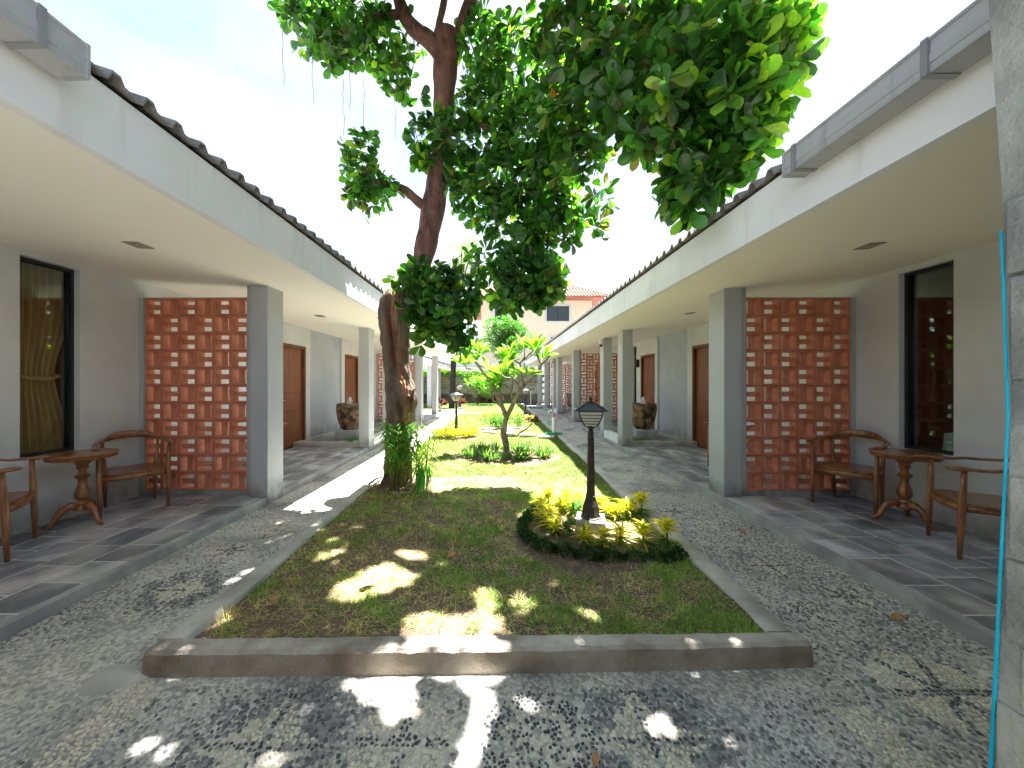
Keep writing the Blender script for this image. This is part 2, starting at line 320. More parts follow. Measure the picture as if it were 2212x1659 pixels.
# cream cross bands set in the path
g = MB()
for s in (-1, 1):
    for y in (4.17, 7.55, 8.9, 12.2, 15.1): g.box((s*1.67, y, -.01), (s*2.6, y+.17, .006))
obj('cross_band', g, mat('cream_pebble_band', (.36, .34, .29), (.50, .48, .42), 60, .9, .9, 45), path)
def kr(Y): return float(np.interp(Y, [1.87, 2.3, 8.6, 14, 22], [1.40, 1.43, 1.53, 1.59, 1.63]))   # inner edge, right kerb
def kl(Y): return float(np.interp(Y, [1.81, 2.4, 4.7, 16], [-1.565, -1.545, -1.55, -1.50]))
LZ = .088
V = []; F = []; xs = np.linspace(0, 1, 40); ys = np.linspace(1.80, 15.2, 120)
hill = lambda x, y: LZ+.012*math.sin(3.1*x+1.7*y)+.008*math.sin(7*x-4.3*y)+.004*math.sin(17*x+13*y)
for y in ys:
    a, b = kl(y)-.02, kr(y)+.02
    for t in xs: V.append((a+(b-a)*t, y, hill(a+(b-a)*t, y)))
F = [(j*40+i, j*40+i+1, (j+1)*40+i+1, (j+1)*40+i) for j in range(119) for i in range(39)]
g = MB().add(V, F)
V = []; xs2 = np.linspace(-9, 1.62, 50); ys2 = np.linspace(15.2, 22.5, 30)
for y in ys2:
    for x in xs2: V.append((x, y, (.086+.01*math.sin(3*x+y)) if (x > -1.45 or y > 17.4) else -.08))
g.add(V, [(j*50+i, j*50+i+1, (j+1)*50+i+1, (j+1)*50+i) for j in range(29) for i in range(49)])
tag(obj('lawn', g, M['soil'], smooth=True), kind='structure')
# kerb: rounded irregular concrete edging
def kerb_run(g, pts, wout, z=.113, seed=0):
    r2 = random.Random(seed); n = len(pts); v = []
    for i, (xi, yi, xo, yo) in enumerate(pts):
        j = lambda k: r2.uniform(-k, k)
        zt = z+j(.003); d = .012
        ux, uy = xo-xi, yo-yi; ll = math.hypot(ux, uy); ux /= ll; uy /= ll
        v += [(xi, yi, .02), (xi+j(.003), yi+j(.003), zt-d), (xi+ux*d, yi+uy*d, zt), (xo-ux*(d+.003)+j(.003), yo-uy*(d+.003)+j(.003), zt), (xo+j(.003), yo+j(.003), zt-d-.004), (xo+ux*.012, yo+uy*.012, -.03)]
    f = [(i*6+k, i*6+k+1, (i+1)*6+k+1, (i+1)*6+k) for i in range(n-1) for k in range(5)]+[(0, 1, 2, 3, 4, 5), tuple((n-1)*6+k for k in (5, 4, 3, 2, 1, 0))]
    g.add(v, f)
g = MB()
Y = np.linspace(1.86, 22.3, 160); kerb_run(g, [(kr(y), y, kr(y)+.15, y) for y in Y][::-1], .15, seed=2)
kR = tag(obj('kerb_right', g, M['concrete'], smooth=50), kind='structure')
g = MB(); Y = np.linspace(1.81, 15.25, 110); kerb_run(g, [(kl(y), y, kl(y)-.13, y) for y in Y], .13, seed=3)
kerb_run(g, [(x, 17.4, x, 17.27) for x in np.linspace(-2.6, -1.45, 10)], .13, seed=5)
kerb_run(g, [(x, 15.25, x, 15.38) for x in np.linspace(-1.6, 0.5, 16)][::-1], .13, seed=6)
tag(obj('kerb_left', g, M['concrete'], smooth=50), kind='structure')
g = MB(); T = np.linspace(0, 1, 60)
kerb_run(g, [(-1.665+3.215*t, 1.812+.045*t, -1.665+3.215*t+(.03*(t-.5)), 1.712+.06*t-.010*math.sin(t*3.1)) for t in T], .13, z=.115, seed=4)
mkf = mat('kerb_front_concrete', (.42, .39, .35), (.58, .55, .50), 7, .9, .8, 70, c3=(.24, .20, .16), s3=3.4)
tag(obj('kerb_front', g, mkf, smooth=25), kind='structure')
n_ = mkf.node_tree; b_ = [x for x in n_.nodes if x.type == 'BSDF_PRINCIPLED'][0]; src_ = b_.inputs['Base Color'].links[0].from_socket      # colour multiplied darker and browner on upright faces
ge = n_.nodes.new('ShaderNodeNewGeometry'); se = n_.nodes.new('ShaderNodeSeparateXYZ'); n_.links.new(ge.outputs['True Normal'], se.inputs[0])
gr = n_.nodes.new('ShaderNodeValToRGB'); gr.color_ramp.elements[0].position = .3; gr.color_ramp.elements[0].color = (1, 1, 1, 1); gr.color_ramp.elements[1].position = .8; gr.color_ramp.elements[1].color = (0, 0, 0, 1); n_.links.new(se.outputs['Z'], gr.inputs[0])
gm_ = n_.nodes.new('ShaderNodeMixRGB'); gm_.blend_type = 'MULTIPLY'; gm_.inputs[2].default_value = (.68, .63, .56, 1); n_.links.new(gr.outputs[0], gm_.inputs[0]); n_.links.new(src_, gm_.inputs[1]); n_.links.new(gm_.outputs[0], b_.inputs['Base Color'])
# stepping slabs across the lawn
for i, (x, y, rz) in enumerate([(-.15, 9.35, .08), (.33, 9.05, .05), (.80, 8.8, .02), (1.22, 8.5, .03)]):
    st = MB().bevbox((-.19, -.11, 0), (.19, .11, .045), .008)
    o = obj('stepping_slab', st, M['concrete']); o.location = (x, y, .10); o.rotation_euler.z = -rz*4
    tag(o, ['pale stepping slab nearest the round yellow flower bed', 'pale stepping slab just right of the frangipani trunk line', 'pale stepping slab second from the green hose', 'pale stepping slab nearest the coiled green hose'][i], 'stepping slab', 'stepping slabs crossing the lawn')

# ------------------------------------------------------------------ pebbles
def in_star(x, y, cx, cy, r, rot=0):
    dx, dy = x-cx, y-cy; c, s_ = math.cos(rot), math.sin(rot); u = abs(dx*c+dy*s_)/r; v = abs(-dx*s_+dy*c)/r
    if min(u, v) < .05 and max(u, v) < .9: return 2
    k = 2.6
    a, b = max(u, v), min(u, v)
    return 1 if (a+k*b < 1) or (a < .42 and b < .42) else 0
def in_disc(x, y, cx, cy, r, spokes=3):
    dx, dy = x-cx, y-cy; d = math.hypot(dx, dy)
    if d > r: return 0
    a = math.atan2(dy, dx)*spokes
    return 2 if abs(math.sin(a))*d < .017*spokes and d < r*.95 else 1
def zone(x, y):
    """1 cream, 2 black joint, 3 ordinary mixed, 0 bare cement"""
    for (cx, cy, r) in [(-.90, 1.38, .27), (.61, 1.40, .27), (-2.12, 2.42, .22), (2.1, 2.75, .20), (2.1, 3.55, .2), (-2.1, 3.4, .2)]:
        z = in_star(x, y, cx, cy, r)
        if z: return z
    for (cx, cy, r, s_) in [(2.03, 1.62, .25, 3), (-.36, 1.40, .2, 2), (2.3, 2.35, .12, 3), (1.9, 2.2, .1, 3), (-2.2, 3.0, .14, 3), (1.95, 3.9, .15, 3)]:
        z = in_disc(x, y, cx, cy, r, s_)
        if z: return z
    if abs(abs(x)-(1.60 if x < 0 else 1.52)) < .09 and y < 1.66 and (x < 0 or y < 1.55): return 1
    d = math.hypot(x-.17, y-1.40)
    if d < .23:
        a = math.atan2(y-1.40, x-.17); q = abs(((a*3/math.pi) % 1)-.5)
        return 1 if (abs(d*math.cos(((a+.3) % (math.pi/3))-math.pi/6)-.12) < .013 or (abs(math.sin(3*a))*d < .022)) else 2
    return 3
pts = []; sp = .0195
def noise2(x, y):
    return .5+.25*(math.sin(2.1*x+1.3*math.sin(1.7*y)+.5)+math.sin(3.7*y-1.9*x+2.2*math.sin(1.1*x+.6)))+.12*math.sin(9*x+7*y)+.1*math.sin(15*x-12*y)
for j, y in enumerate(np.arange(1.22, 4.6, sp*.87)):
    for x in np.arange(-2.66, 2.57, sp):
        if y > 1.69 and -1.69 < x < kr(y)+.155: continue
        if y > 3.6 and random.random() < (y-3.6)*.6: continue
        xx = x+(j % 2)*sp*.5+random.uniform(-.0065, .0065); yy = y+random.uniform(-.0065, .0065)
        if 4.17 < yy < 4.34: continue
        if yy > 1.79*xx*0+1.64 and abs(xx) < 1.5: continue
        z = zone(xx, yy); nn = noise2(xx, yy); dk = False
        sz = random.uniform(.007, .0102)
        if z == 1: c = np.array((.74, .68, .54))*random.uniform(.8, 1.2); sz *= 1.0; hgt = 1
        elif z == 2:
            if random.random() < .25: continue
            c = np.array((.10, .10, .11))*random.uniform(.5, 1.6); hgt = .8; sz *= 1.0
        else:
            side = abs(xx) > 1.75
            pk = .80 if (side and xx > 0) else .50
            near = min(math.hypot(xx-cx_, (yy-cy_)*1.0)-rr_ for cx_, cy_, rr_ in ((-.90, 1.38, .36), (.61, 1.40, .36), (2.03, 1.62, .32), (-.36, 1.40, .24), (-2.12, 2.42, .30)))
            dk = near+random.uniform(0, .13)+.06*math.sin(31*xx)*math.sin(27*yy) < 0
            nn += .35*(math.sin(6.1*xx+2.3*math.sin(4.4*yy))*math.sin(5.3*yy+1.9*math.sin(3.1*xx)))*.6
            if nn+random.uniform(-.12, .12) > pk and not dk: continue
            hgt = .75; sz *= 1.15
            if dk: sz *= 1.15
            if random.random() < (0 if dk else (.55 if xx > 0 else .68)): c = np.array((.60, .585, .55))*random.uniform(.72, 1.2)
            else: c = np.array((.24, .24, .245) if dk else (.30, .30, .30))*random.uniform(.45, 1.45)
        pts.append((xx, yy, sz, hgt, *np.clip(c, 0, 1)))
pts = np.array(pts); n = len(pts)
k = 6; an = np.arange(k)*2*np.pi/k
rot = rng.uniform(0, np.pi, n); asp = rng.uniform(.62, .95, n)
def ringp(rs, z):
    ux = np.cos(an)[None]*rs*pts[:, 2:3]; uy = np.sin(an)[None]*rs*pts[:, 2:3]*asp[:, None]
    return np.stack([pts[:, 0:1]+ux*np.cos(rot)[:, None]-uy*np.sin(rot)[:, None], pts[:, 1:2]+ux*np.sin(rot)[:, None]+uy*np.cos(rot)[:, None], np.zeros_like(ux)+z*(pts[:, 3]*pts[:, 2])[:, None]], -1)
top = np.stack([pts[:, 0], pts[:, 1], .62*pts[:, 3]*pts[:, 2]], -1)[:, None]
V = np.concatenate([ringp(1, -.05), ringp(.72, .45), top], 1)
q = np.array([(i, (i+1) % 6, 6+(i+1) % 6, 6+i) for i in range(6)]); t = np.array([(6+i, 6+(i+1) % 6, 12) for i in range(6)])
base = np.arange(n)[:, None, None]*13
cols = np.repeat(np.concatenate([pts[:, 4:7], np.ones((n, 1))], 1), 13, 0)
me = meshnp('path_pebbles', V.reshape(-1, 3), (q[None]+base).reshape(-1, 4), (t[None]+base).reshape(-1, 3), M['pebble'], cols, True)
o = bpy.data.objects.new('path_pebbles', me); C.objects.link(o); tag(o, 'black, grey and cream pebbles set in cement with star and disc patterns', 'pebbles', kind='stuff')

# ================================================================== BUILDINGS
BLOCK = None
def make_block_mesh():
    g = MB(); a = .1; t = .017; d = .05
    g.box((-a, -d, -a), (a, d, -a+t)); g.box((-a, -d, a-t), (a, d, a)); g.box((-a, -d, -a+t), (-a+t, d, a-t)); g.box((a-t, -d, -a+t), (a, d, a-t))
    # V-shaped central bar leaving a slot above and below
    w_ = a-t
    v = [(-w_, -d+.030, .030), (w_, -d+.030, .030), (w_, -d+.030, -.030), (-w_, -d+.030, -.030), (-w_, d-.025, .020), (w_, d-.025, .020), (w_, d-.025, -.020), (-w_, d-.025, -.020)]
    g.add(v, [(0, 3, 2, 1), (4, 5, 6, 7), (0, 1, 5, 4), (3, 7, 6, 2), (0, 4, 7, 3), (1, 2, 6, 5)])
    return g
def wallseg(g, u0, u1, s, y0, y1, z0, z1, ops):
    """wall between u0,u1 from y0 to y1 with rectangular openings (ya,yb,za,zb)"""
    ops = sorted(ops); y = y0
    for (ya, yb, za, zb) in ops:
        if ya > y: g.box((s*u0, y, z0), (s*u1, ya, z1))
        if za > z0: g.box((s*u0, ya, z0), (s*u1, yb, za))
        if zb < z1: g.box((s*u0, ya, zb), (s*u1, yb, z1))
        y = yb
    g.box((s*u0, y, z0), (s*u1, y1, z1))
def building(s, y0, y1, xf, zb, zt, cols, screens, doors, windows, recess, label, off=0, rz=0, gut=None, tiles_to=11, floor=True, tz=0, fname='porch_floor'):
    piv = (s*(2.65+off), (4.2 if s > 0 else 2.2) if y0 < 4 else y0, 0)
    root = thing('guest_building', label, 'building', piv); P = lambda u: u+off
    WU = P(4.22); zc = lambda u: zb+.005+(2.59-zb)*(u-xf-off)/(WU-xf-off)
    # outer wall with openings
    g = MB(); ops = [(a, b, za, zb_) for (a, b, za, zb_) in windows]+[(a, b, .0, 2.18) for (a, b) in doors]
    ops += [(a, b, 0, 2.7) for (a, b) in recess]
    wallseg(g, WU, WU+.16, s, y0, y1, -.05, 2.7, ops)
    g.box((s*(WU+3.3), y0, -.05), (s*(WU+3.45), y1, 2.7)); g.box((s*(WU+.16), y0, -.05), (s*(WU+3.3), y0+.15, 2.7)); g.box((s*(WU+.16), y1-.15, -.05), (s*(WU+3.3), y1, 2.7))
    obj('wall', g, M['wall'], root)
    for (a, b) in recess: obj('feature_wall', MB().box((s*(WU+.045), a, -.04), (s*(WU+.15), b, 2.69)), M['wallblue'], root)
    # ceiling with soft slope + slab
    g = MB(); xi = xf+off+.06
    g.prism([(s*xi, zc(xi)), (s*(WU+.14), zc(WU+.14)), (s*(WU+.14), zc(WU+.14)+.03), (s*xi, zc(xi)+.03)], 1, y0, y1); obj('ceiling', g, M['ceiling'], root)
    g = MB(); g.bevbox((s*(xf+off), y0, zb), (s*(xf+off+.06), y1, zt), .004); obj('fascia', g, M['white'], root)
    # interior: floor, partitions
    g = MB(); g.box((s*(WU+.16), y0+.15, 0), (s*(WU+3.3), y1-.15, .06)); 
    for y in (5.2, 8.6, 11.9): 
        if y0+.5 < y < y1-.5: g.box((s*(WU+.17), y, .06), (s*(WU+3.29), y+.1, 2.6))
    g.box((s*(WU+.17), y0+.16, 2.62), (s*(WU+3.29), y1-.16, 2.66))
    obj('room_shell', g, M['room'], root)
    # roof deck, tiled surface and eave tiles
    sl = math.tan(R(20)); g = MB()
    ztt = zt+.003; U1 = WU+3.7
    g.prism([(s*(xf+off+.01), ztt), (s*U1, ztt+(U1-xf-off)*sl), (s*U1, ztt+(U1-xf-off)*sl-.05), (s*(xf+off+.1), zt-.02)], 1, y0-.05, y1+.05); roof = obj('roof', g, M['roof'], root)
    pitch = .166; seg = 6
    def wave(t):   # trapezoid interlocking profile over one pitch
        return float(np.interp(t % 1, [0, .12, .34, .46, .9, 1], [0, .045, .045, .008, .0, .0]))
    def tilemesh(y_len, n_w, u_len, thick=.014):
        g = MB(); ts = sorted(set([w_+f for w_ in range(n_w) for f in (0, .12, .34, .46, .9)]+[n_w]))
        top = []; 
        for t_ in ts:
            h = wave(t_-1e-6 if t_ == n_w else t_)
            for (u, lift) in ((0, 0), (u_len, -.012)):
                top.append((s*u*math.cos(R(20)), t_*pitch, h+u*math.sin(R(20))+lift+thick)); top.append((s*u*math.cos(R(20)), t_*pitch, h+u*math.sin(R(20))+lift))
        f = []
        m_ = len(ts)
        for i in range(m_-1):
            a = i*4; b = a+4
            f += [(a, b, b+2, a+2), (a+1, a+3, b+3, b+1), (a, a+1, b+1, b), (a+2, b+2, b+3, a+3)]
        f += [(0, 2, 3, 1), ((m_-1)*4, (m_-1)*4+1, (m_-1)*4+3, (m_-1)*4+2)]
        return g.add(top, f)
    tm = None; yy = max(y0, 1.2 if y0 < 2 else y0); i = 0
    while yy < min(tiles_to, y1):
        L_ = (s*(xf+off-.045), yy, zt+.004+((i*37) % 5)*.001)
        if tm is None:
            o = obj('roof_tile', tilemesh(0, 2, .40), M['roof'], roof, loc=(0, 0, 0)); tm = o.data
            o.location = np.array(L_)-np.array(piv)
        else:
            o = bpy.data.objects.new('roof_tile', tm); C.objects.link(o); o.parent = roof; o.location = np.array(L_)-np.array(piv)
        o.rotation_euler = (R(random.uniform(-.5, .5)), 0, R(random.uniform(-.6, .6)))
        yy += pitch*2; i += 1
    g = MB()
    def shift(gm, d):
        for vv, cc in zip(gm.v, gm.c): g.v.append(vv+np.array(d)); g.c.append(cc)
        g.f += [tuple(i_+g.n for i_ in q_) for q_ in gm.f]; g.n += gm.n
    if y1 > yy+.4: shift(tilemesh(0, int((y1-yy)/pitch), .40), (s*(xf+off-.045), yy, zt+.004))
    if y0 < 1.2: shift(tilemesh(0, int((1.2-y0)/pitch), .40), (s*(xf+off-.045), 1.2-int((1.2-y0)/pitch)*pitch, zt+.004))
    ny = int((y1-y0)/pitch)
    for r_ in range(1, 7):
        shift(tilemesh(0, ny, .40), (s*(xf+off-.045+r_*.36*math.cos(R(20))), y0, zt+.012+r_*.36*math.sin(R(20))))
    o = obj('roof_tile_courses', g, M['roof'], roof); o['kind'] = 'stuff'
    # columns
    for y in cols:
        u0 = P(2.65); g = MB(); g.bevbox((s*u0, y, -.02), (s*(u0+.21), y+.30, zc(u0+.21)+.02), .006); obj('column', g, M['column'], root)
    # breeze block screens
    global BLOCK
    for (y, nn) in screens:
        u0 = P(2.932); zbot = .137; st = .2055
        g = MB(); g.box((s*P(2.862), y-.01, .07), (s*u0, y+.13, zc(P(2.9))+.01)); g.box((s*u0, y-.005, .07), (s*(u0+6*st), y+.12, zbot)); g.box((s*(u0+6*st+.002), y-.01, .07), (s*(WU+.01), y+.13, 2.394)) 
        g.box((s*P(2.862), y+.0, zbot+11*st), (s*(u0+6*st), y+.11, zbot+11*st+.006))
        obj('screen_surround', g, M['column'], root); g = MB()
        for k_ in range(1, 6): g.box((s*(u0+k_*st-.004), y+.012, zbot), (s*(u0+k_*st+.004), y+.098, zbot+11*st))
        for k_ in range(1, 11): g.box((s*u0, y+.014, zbot+k_*st-.004), (s*(u0+6*st), y+.096, zbot+k_*st+.004))
        scr = obj('breeze_block_screen', g, M['mortar'], root)
        if BLOCK is None:
            b0 = obj('block', make_block_mesh(), M['block'], scr, loc=(0, 0, 0)); BLOCK = b0.data; bpy.data.objects.remove(b0)
        for i in range(6):
            for j in range(11):
                o = bpy.data.objects.new('block', BLOCK); C.objects.link(o); o.parent = scr
                o.location = (s*(u0+(i+.5)*st)-piv[0]+random.uniform(-.0012, .0012), y+.055+random.uniform(-.003, .003)-piv[1], zbot+(j+.5)*st+random.uniform(-.001, .001))
                vert = ((i+j) % 2 == 0)
                o.rotation_euler = (R(random.uniform(-.5, .5)), R(90) if vert else R(180*random.randint(0, 1)), 0)
    # doors
    for k_, (a, b) in enumerate(doors):
        g = MB(); f_ = .055
        g.box((s*(WU-.012), a, .0), (s*(WU+.12), a+f_, 2.18)); g.box((s*(WU-.012), b-f_, .0), (s*(WU+.12), b, 2.18)); g.box((s*(WU-.012), a+f_, 2.12), (s*(WU+.12), b-f_, 2.18))
        fr = obj('door_frame', g, M['doorframe'], root)
        g = MB(); g.box((s*(WU+.05), a+f_+.003, .085), (s*(WU+.088), b-f_-.003, 2.117))
        for zz in (.45, .80, 1.30, 1.75): pass
        dd = obj('door', g, M['door'], root)
        g = MB()
        zs = [.11, .47, .83, 1.19, 1.6, 2.09]
        for q_ in range(5): g.bevbox((s*(WU+.043), a+f_+.03, zs[q_]+.008), (s*(WU+.051), b-f_-.03, zs[q_+1]-.008), .002)
        obj('door_panel', g, M['door'], dd)
        yh = a+f_+.07 if s > 0 else a+f_+.07
        g = MB(); g.box((s*(WU+.035), yh-.02, .95), (s*(WU+.05), yh+.02, 1.12)); g.sweep([(s*(WU+.04), yh, 1.05), (s*(WU-.01), yh, 1.05), (s*(WU-.015), yh+.11, 1.05)], .009, 8)
        obj('handle', g, M['steel'], dd, smooth=True)
    # windows
    for (a, b, za, zb_) in windows:
        g = MB(); f_ = .03
        g.box((s*(WU+.06), a, za), (s*(WU+.13), a+f_, zb_)); g.box((s*(WU+.06), b-f_, za), (s*(WU+.13), b, zb_)); g.box((s*(WU+.06), a+f_, za), (s*(WU+.13), b-f_, za+f_)); g.box((s*(WU+.06), a+f_, zb_-f_), (s*(WU+.13), b-f_, zb_))
        wd_ = obj('window', g, M['frame'], root)
        g = MB(); g.box((s*(WU+.09), a+f_, za+f_), (s*(WU+.098), b-f_, zb_-f_)); obj('pane', g, M['glass'], wd_)
    # gutter
    if gut:
        ya, yb, joints, z_ = gut
        x0 = xf+off-.008; x1 = x0-.125
        g = MB(); pr = [(s*x0, z_), (s*x1, z_), (s*x1, z_+.035), (s*(x1-.004), z_+.038), (s*(x1-.004), z_+.075), (s*x1, z_+.078), (s*x1, z_+.125), (s*(x1-.008), z_+.13), (s*(x1-.008), z_+.14), (s*(x1+.012), z_+.14), (s*(x1+.012), z_+.02), (s*x0, z_+.02)]
        g.prism(pr, 1, ya, yb); gt = obj('gutter', g, M['gutter'], root)
        for yj in joints:
            g = MB(); e = .006
            g.prism([(s*x0, z_-e), (s*(x1-e-.006), z_-e), (s*(x1-e-.006), z_+.145), (s*(x1+.012), z_+.145), (s*(x1+.012), z_), (s*x0, z_)], 1, yj, yj+.025); obj('gutter_joint', g, M['gutterd'], gt)
        g = MB(); g.box((s*x0, yb, z_-.004), (s*(x1-.010), yb+.012, z_+.143)); obj('gutter_cap', g, M['gutter'], gt)
    root.rotation_euler.z = rz
    # porch floor (structure) : slab edge + tiles
    if floor:
        fo = MB(); u0 = P(2.60) if s > 0 else P(2.66); segs = [(y0, y1)]
        fo.box((s*(u0+.05), y0, .02), (s*(WU+.0), y1, .0765))
        fl = obj(fname, fo, M['grout'], None, loc=piv); tag(fl, kind='structure'); fl.rotation_euler.z = rz
        obj('floor_edge', MB().bevbox((s*u0, y0, -.03), (s*(u0+.055), y1, .082), .004), M['stepedge'], fl)
        r_ = random.Random(11+s); rows = 5; du = (WU-u0-.062)/rows; nt_ = 0
        far = MB()
        for i in range(rows):
            y = 1.0+r_.uniform(-.3, 0); 
            while y < y1-.2:
                ln = r_.choice([.26, .28, .3, .32, .36]); jt = .0075
                a = (s*(u0+.057+i*du+jt), y+jt); b = (s*(u0+.057+(i+1)*du-jt), min(y+ln, y1)-jt)
                blocked = any(ra-.35 < y < rb-.1 for (ra, rb) in recess)
                if y0 < y and not blocked:
                    v_ = r_.uniform(.72, 1.3); cc = (v_*r_.uniform(.95, 1.08), v_, v_*r_.uniform(.97, 1.1))
                    tl = MB(); zt_ = .080+r_.uniform(-.0015, .0015)
                    (tl if nt_ < 240 else far).bevbox((a[0], a[1], .06), (b[0], b[1], zt_), .004, cc)
                    if nt_ < 240: obj('floor_tile', tl, M['tile'], fl, colattr=True)
                    nt_ += 1
                y += ln
        if far.v: o = obj('distant_floor_tiles', far, M['tile'], fl, colattr=True); o['kind'] = 'stuff'
        g = MB(); tl_end = min(1.0, y1)
        fl2 = MB().box((s*(u0+.08), y0, .06), (s*(WU-.01), .98, .079), (1, 1, 1)) if y0 < .9 else None
        if fl2: obj('floor_margin', fl2, M['tile'], fl, colattr=True)
    return root
winL = [(3.147, 3.60, .72, 2.54), (11.0, 11.35, .72, 2.5)]
winR = [(3.30, 3.75, .72, 2.54), (10.70, 11.0, .72, 2.5)]
RZL = R(-1.0)
bL = building(-1, -2.6, 15.35, 1.85, 2.48, 2.82, [4.13, 7.3, 8.75, 12.1, 15.0], [(4.20, 6), (12.2, 6)], [(6.85, 7.78), (9.75, 10.65)], winL, [(7.98, 9.55)],
              'long low white guest building along the left side with dark tiled eave', rz=RZL, gut=(-2.5, 1.53, [1.37, .35], 2.69), fname='porch_floor_left')
bR = building(1, -2.6, 22.3, 1.88, 2.44, 2.77, [4.15, 7.45, 8.75, 12.1, 15.15, 16.2, 19.0, 21.9], [(4.20, 6), (12.2, 6), (19.1, 6)], [(6.76, 7.66), (9.48, 10.36), (14.2, 15.1)], winR, [(7.87, 9.32), (15.45, 16.3)],
              'long low white guest building along the right side with dark tiled eave', gut=(-2.5, 2.16, [2.08, 1.44, .6], 2.645), fname='porch_floor_right')
bF = building(-1, 18.3, 22.3, 1.88, 2.10, 2.36, [18.42, 21.4], [], [], [], [], 'far low white guest building behind the palm trunk at left', off=.62, tiles_to=0, fname='porch_floor_far')
t = thing('added_shade_building', 'unseen long rendered building with deep eaves, added to shade the near end of the court', 'building', (0, -2.8, 0))  # unseen building behind the camera, added to cut the light on near faces
g = MB().box((-9, -3.6, -.05), (9, -3.35, 3.0)); obj('wall', g, M['column'], t)
g = MB(); g.prism([(-3.7, 3.05), (-2.0, 2.85), (-2.0, 2.97), (-3.7, 3.17)], 0, -9, 9); obj('roof', g, M['roof'], t)
for x in (-5, -2.4, 2.4, 5): obj('column', MB().bevbox((x-.12, -2.5, -.02), (x+.12, -2.26, 2.90), .005), M['column'], t)
# ------------------------------------------------------------------ ceiling downlights, wall lamps, switches, camera
for (x, y, lb) in [(-2.93, 2.95, 'square recessed ceiling light above the near left table'), (-2.97, 6.1, 'square recessed ceiling light behind the left block screen'), (3.06, 2.93, 'square recessed ceiling light above the near right table'), (3.15, 5.8, 'square recessed ceiling light behind the right block screen')]:
    s = 1 if x > 0 else -1; xf_, zb_ = (1.88, 2.44) if s > 0 else (1.85, 2.48); z = zb_+.005+(2.59-zb_)*(abs(x)-xf_)/(4.22-xf_)
    g = MB(); g.bevbox((-.07, -.07, -.006), (.07, .07, .0), .002); g.box((-.045, -.045, -.010), (.045, .045, -.0061))
    o = obj('ceiling_light', g, M['light']); o.location = (x, y, z-.001); o.rotation_euler.y = -s*math.atan((2.59-zb_)/2.35)
    tag(o, lb, 'ceiling light', 'recessed ceiling lights')
for (s, y) in ((1, 10.52), (-1, 11.02)):
    xw = s*4.22+(0 if s > 0 else .0213*(y-4.2)*1.0)
    g = MB(); g.bevbox((xw-s*.09, y-.05, 1.85), (xw-s*.002, y+.05, 2.08), .004)
    o = obj('wall_lamp', g, M['blackmetal'], loc=(xw, y, 1.85)); tag(o, 'black box wall lamp beside the '+('right' if s > 0 else 'left')+' side far door', 'wall lamp')
    g = MB().bevbox((xw-s*.012, y-.035, 1.45), (xw-s*.001, y+.035, 1.56), .002); o = obj('switch_plate', g, M['pvc'], loc=(xw, y, 1.45)); tag(o, 'cream switch plate below the black wall lamp, '+('right' if s > 0 else 'left')+' building', 'switch')
t = thing('security_camera', 'small white dome camera high on the column right of the lamp', 'camera', (2.62, 8.70, 2.3))
g = MB().lathe([(.05, 2.33), (.055, 2.38), (.05, 2.44)], (2.58, 8.72, 0), 14); g.box((2.57, 8.70, 2.36), (2.66, 8.74, 2.39)); obj('housing', g, M['pvc'], t, smooth=40)
obj('dome', MB().lathe([(.004, 2.27), (.03, 2.285), (.042, 2.31), (.045, 2.33)], (2.58, 8.72, 0), 14), M['blackmetal'], t, smooth=True)
t2 = dup(t, (2.62, 16.1, 2.3), 0, 'small dark dome camera high on the distant right column')

# ------------------------------------------------------------------ curtain, room content
def curtain(s, ya, yb, u, z0, z1, tie, label, m):
    g = MB(); n = 60; rows = 26; V = []
    for j in range(rows):
        t = j/(rows-1); z = z0+(z1-z0)*t
        wd = 1-.30*math.exp(-((z-tie)/.42)**2)
        wid = (yb-ya); yc = ya
        for i in range(n):
            p = i/(n-1); y = ya+wid*(p*wd + .02)+(.0 if s < 0 else 0)
            V.append((s*(u+.045*math.sin(p*6.28*7.3+.4*math.sin(z*2))*(.55+.45*wd)+.012*math.sin(p*41)), y, z))
    g.add(V, [(j*n+i, j*n+i+1, (j+1)*n+i+1, (j+1)*n+i) for j in range(rows-1) for i in range(n-1)])
    o = obj('curtain', g, m, smooth=True, loc=(s*u, ya, z0)); tag(o, label, 'curtain'); return o
# hanging cloth is inside the near left window, shifted with that wall
o = curtain(-1, 3.25, 3.71, 4.40, .66, 2.58, 1.47, 'beige tied-back curtain behind the near left window glass', M['curtain'])
g = MB(); g.sweep([(-4.35, 3.24, 1.47), (-4.335, 3.34, 1.44), (-4.335, 3.48, 1.44), (-4.36, 3.58, 1.47)], .022, 8, up=(0, 0, 1)); o2 = obj('tie_band', g, M['curtain'], o, smooth=True)
o2.location = (0, 0, 0)
t = thing('linen_bed', 'pile of white linen inside the foot of the near right window', 'bed', (5.3, 3.3, .06))
g = MB().bevbox((4.46, 2.85, .06), (5.6, 3.60, .60), .03); obj('bed_base', g, M['door'], t)
g = MB()
V = []; nn = 24
for j in range(nn):
    for i in range(nn):
        x = 4.44+1.2*i/(nn-1); y = 2.83+.79*j/(nn-1); e = min(i, j, nn-1-i, nn-1-j)
        V.append((x, y, (.98+.05*math.sin(9*x+4*y)+.03*math.sin(17*y)) if e > 1 else (.90 if e == 1 else .50)))
g.add(V, [(j*nn+i, j*nn+i+1, (j+1)*nn+i+1, (j+1)*nn+i) for j in range(nn-1) for i in range(nn-1)]); obj('bedding', g, M['linen'], t, smooth=True)

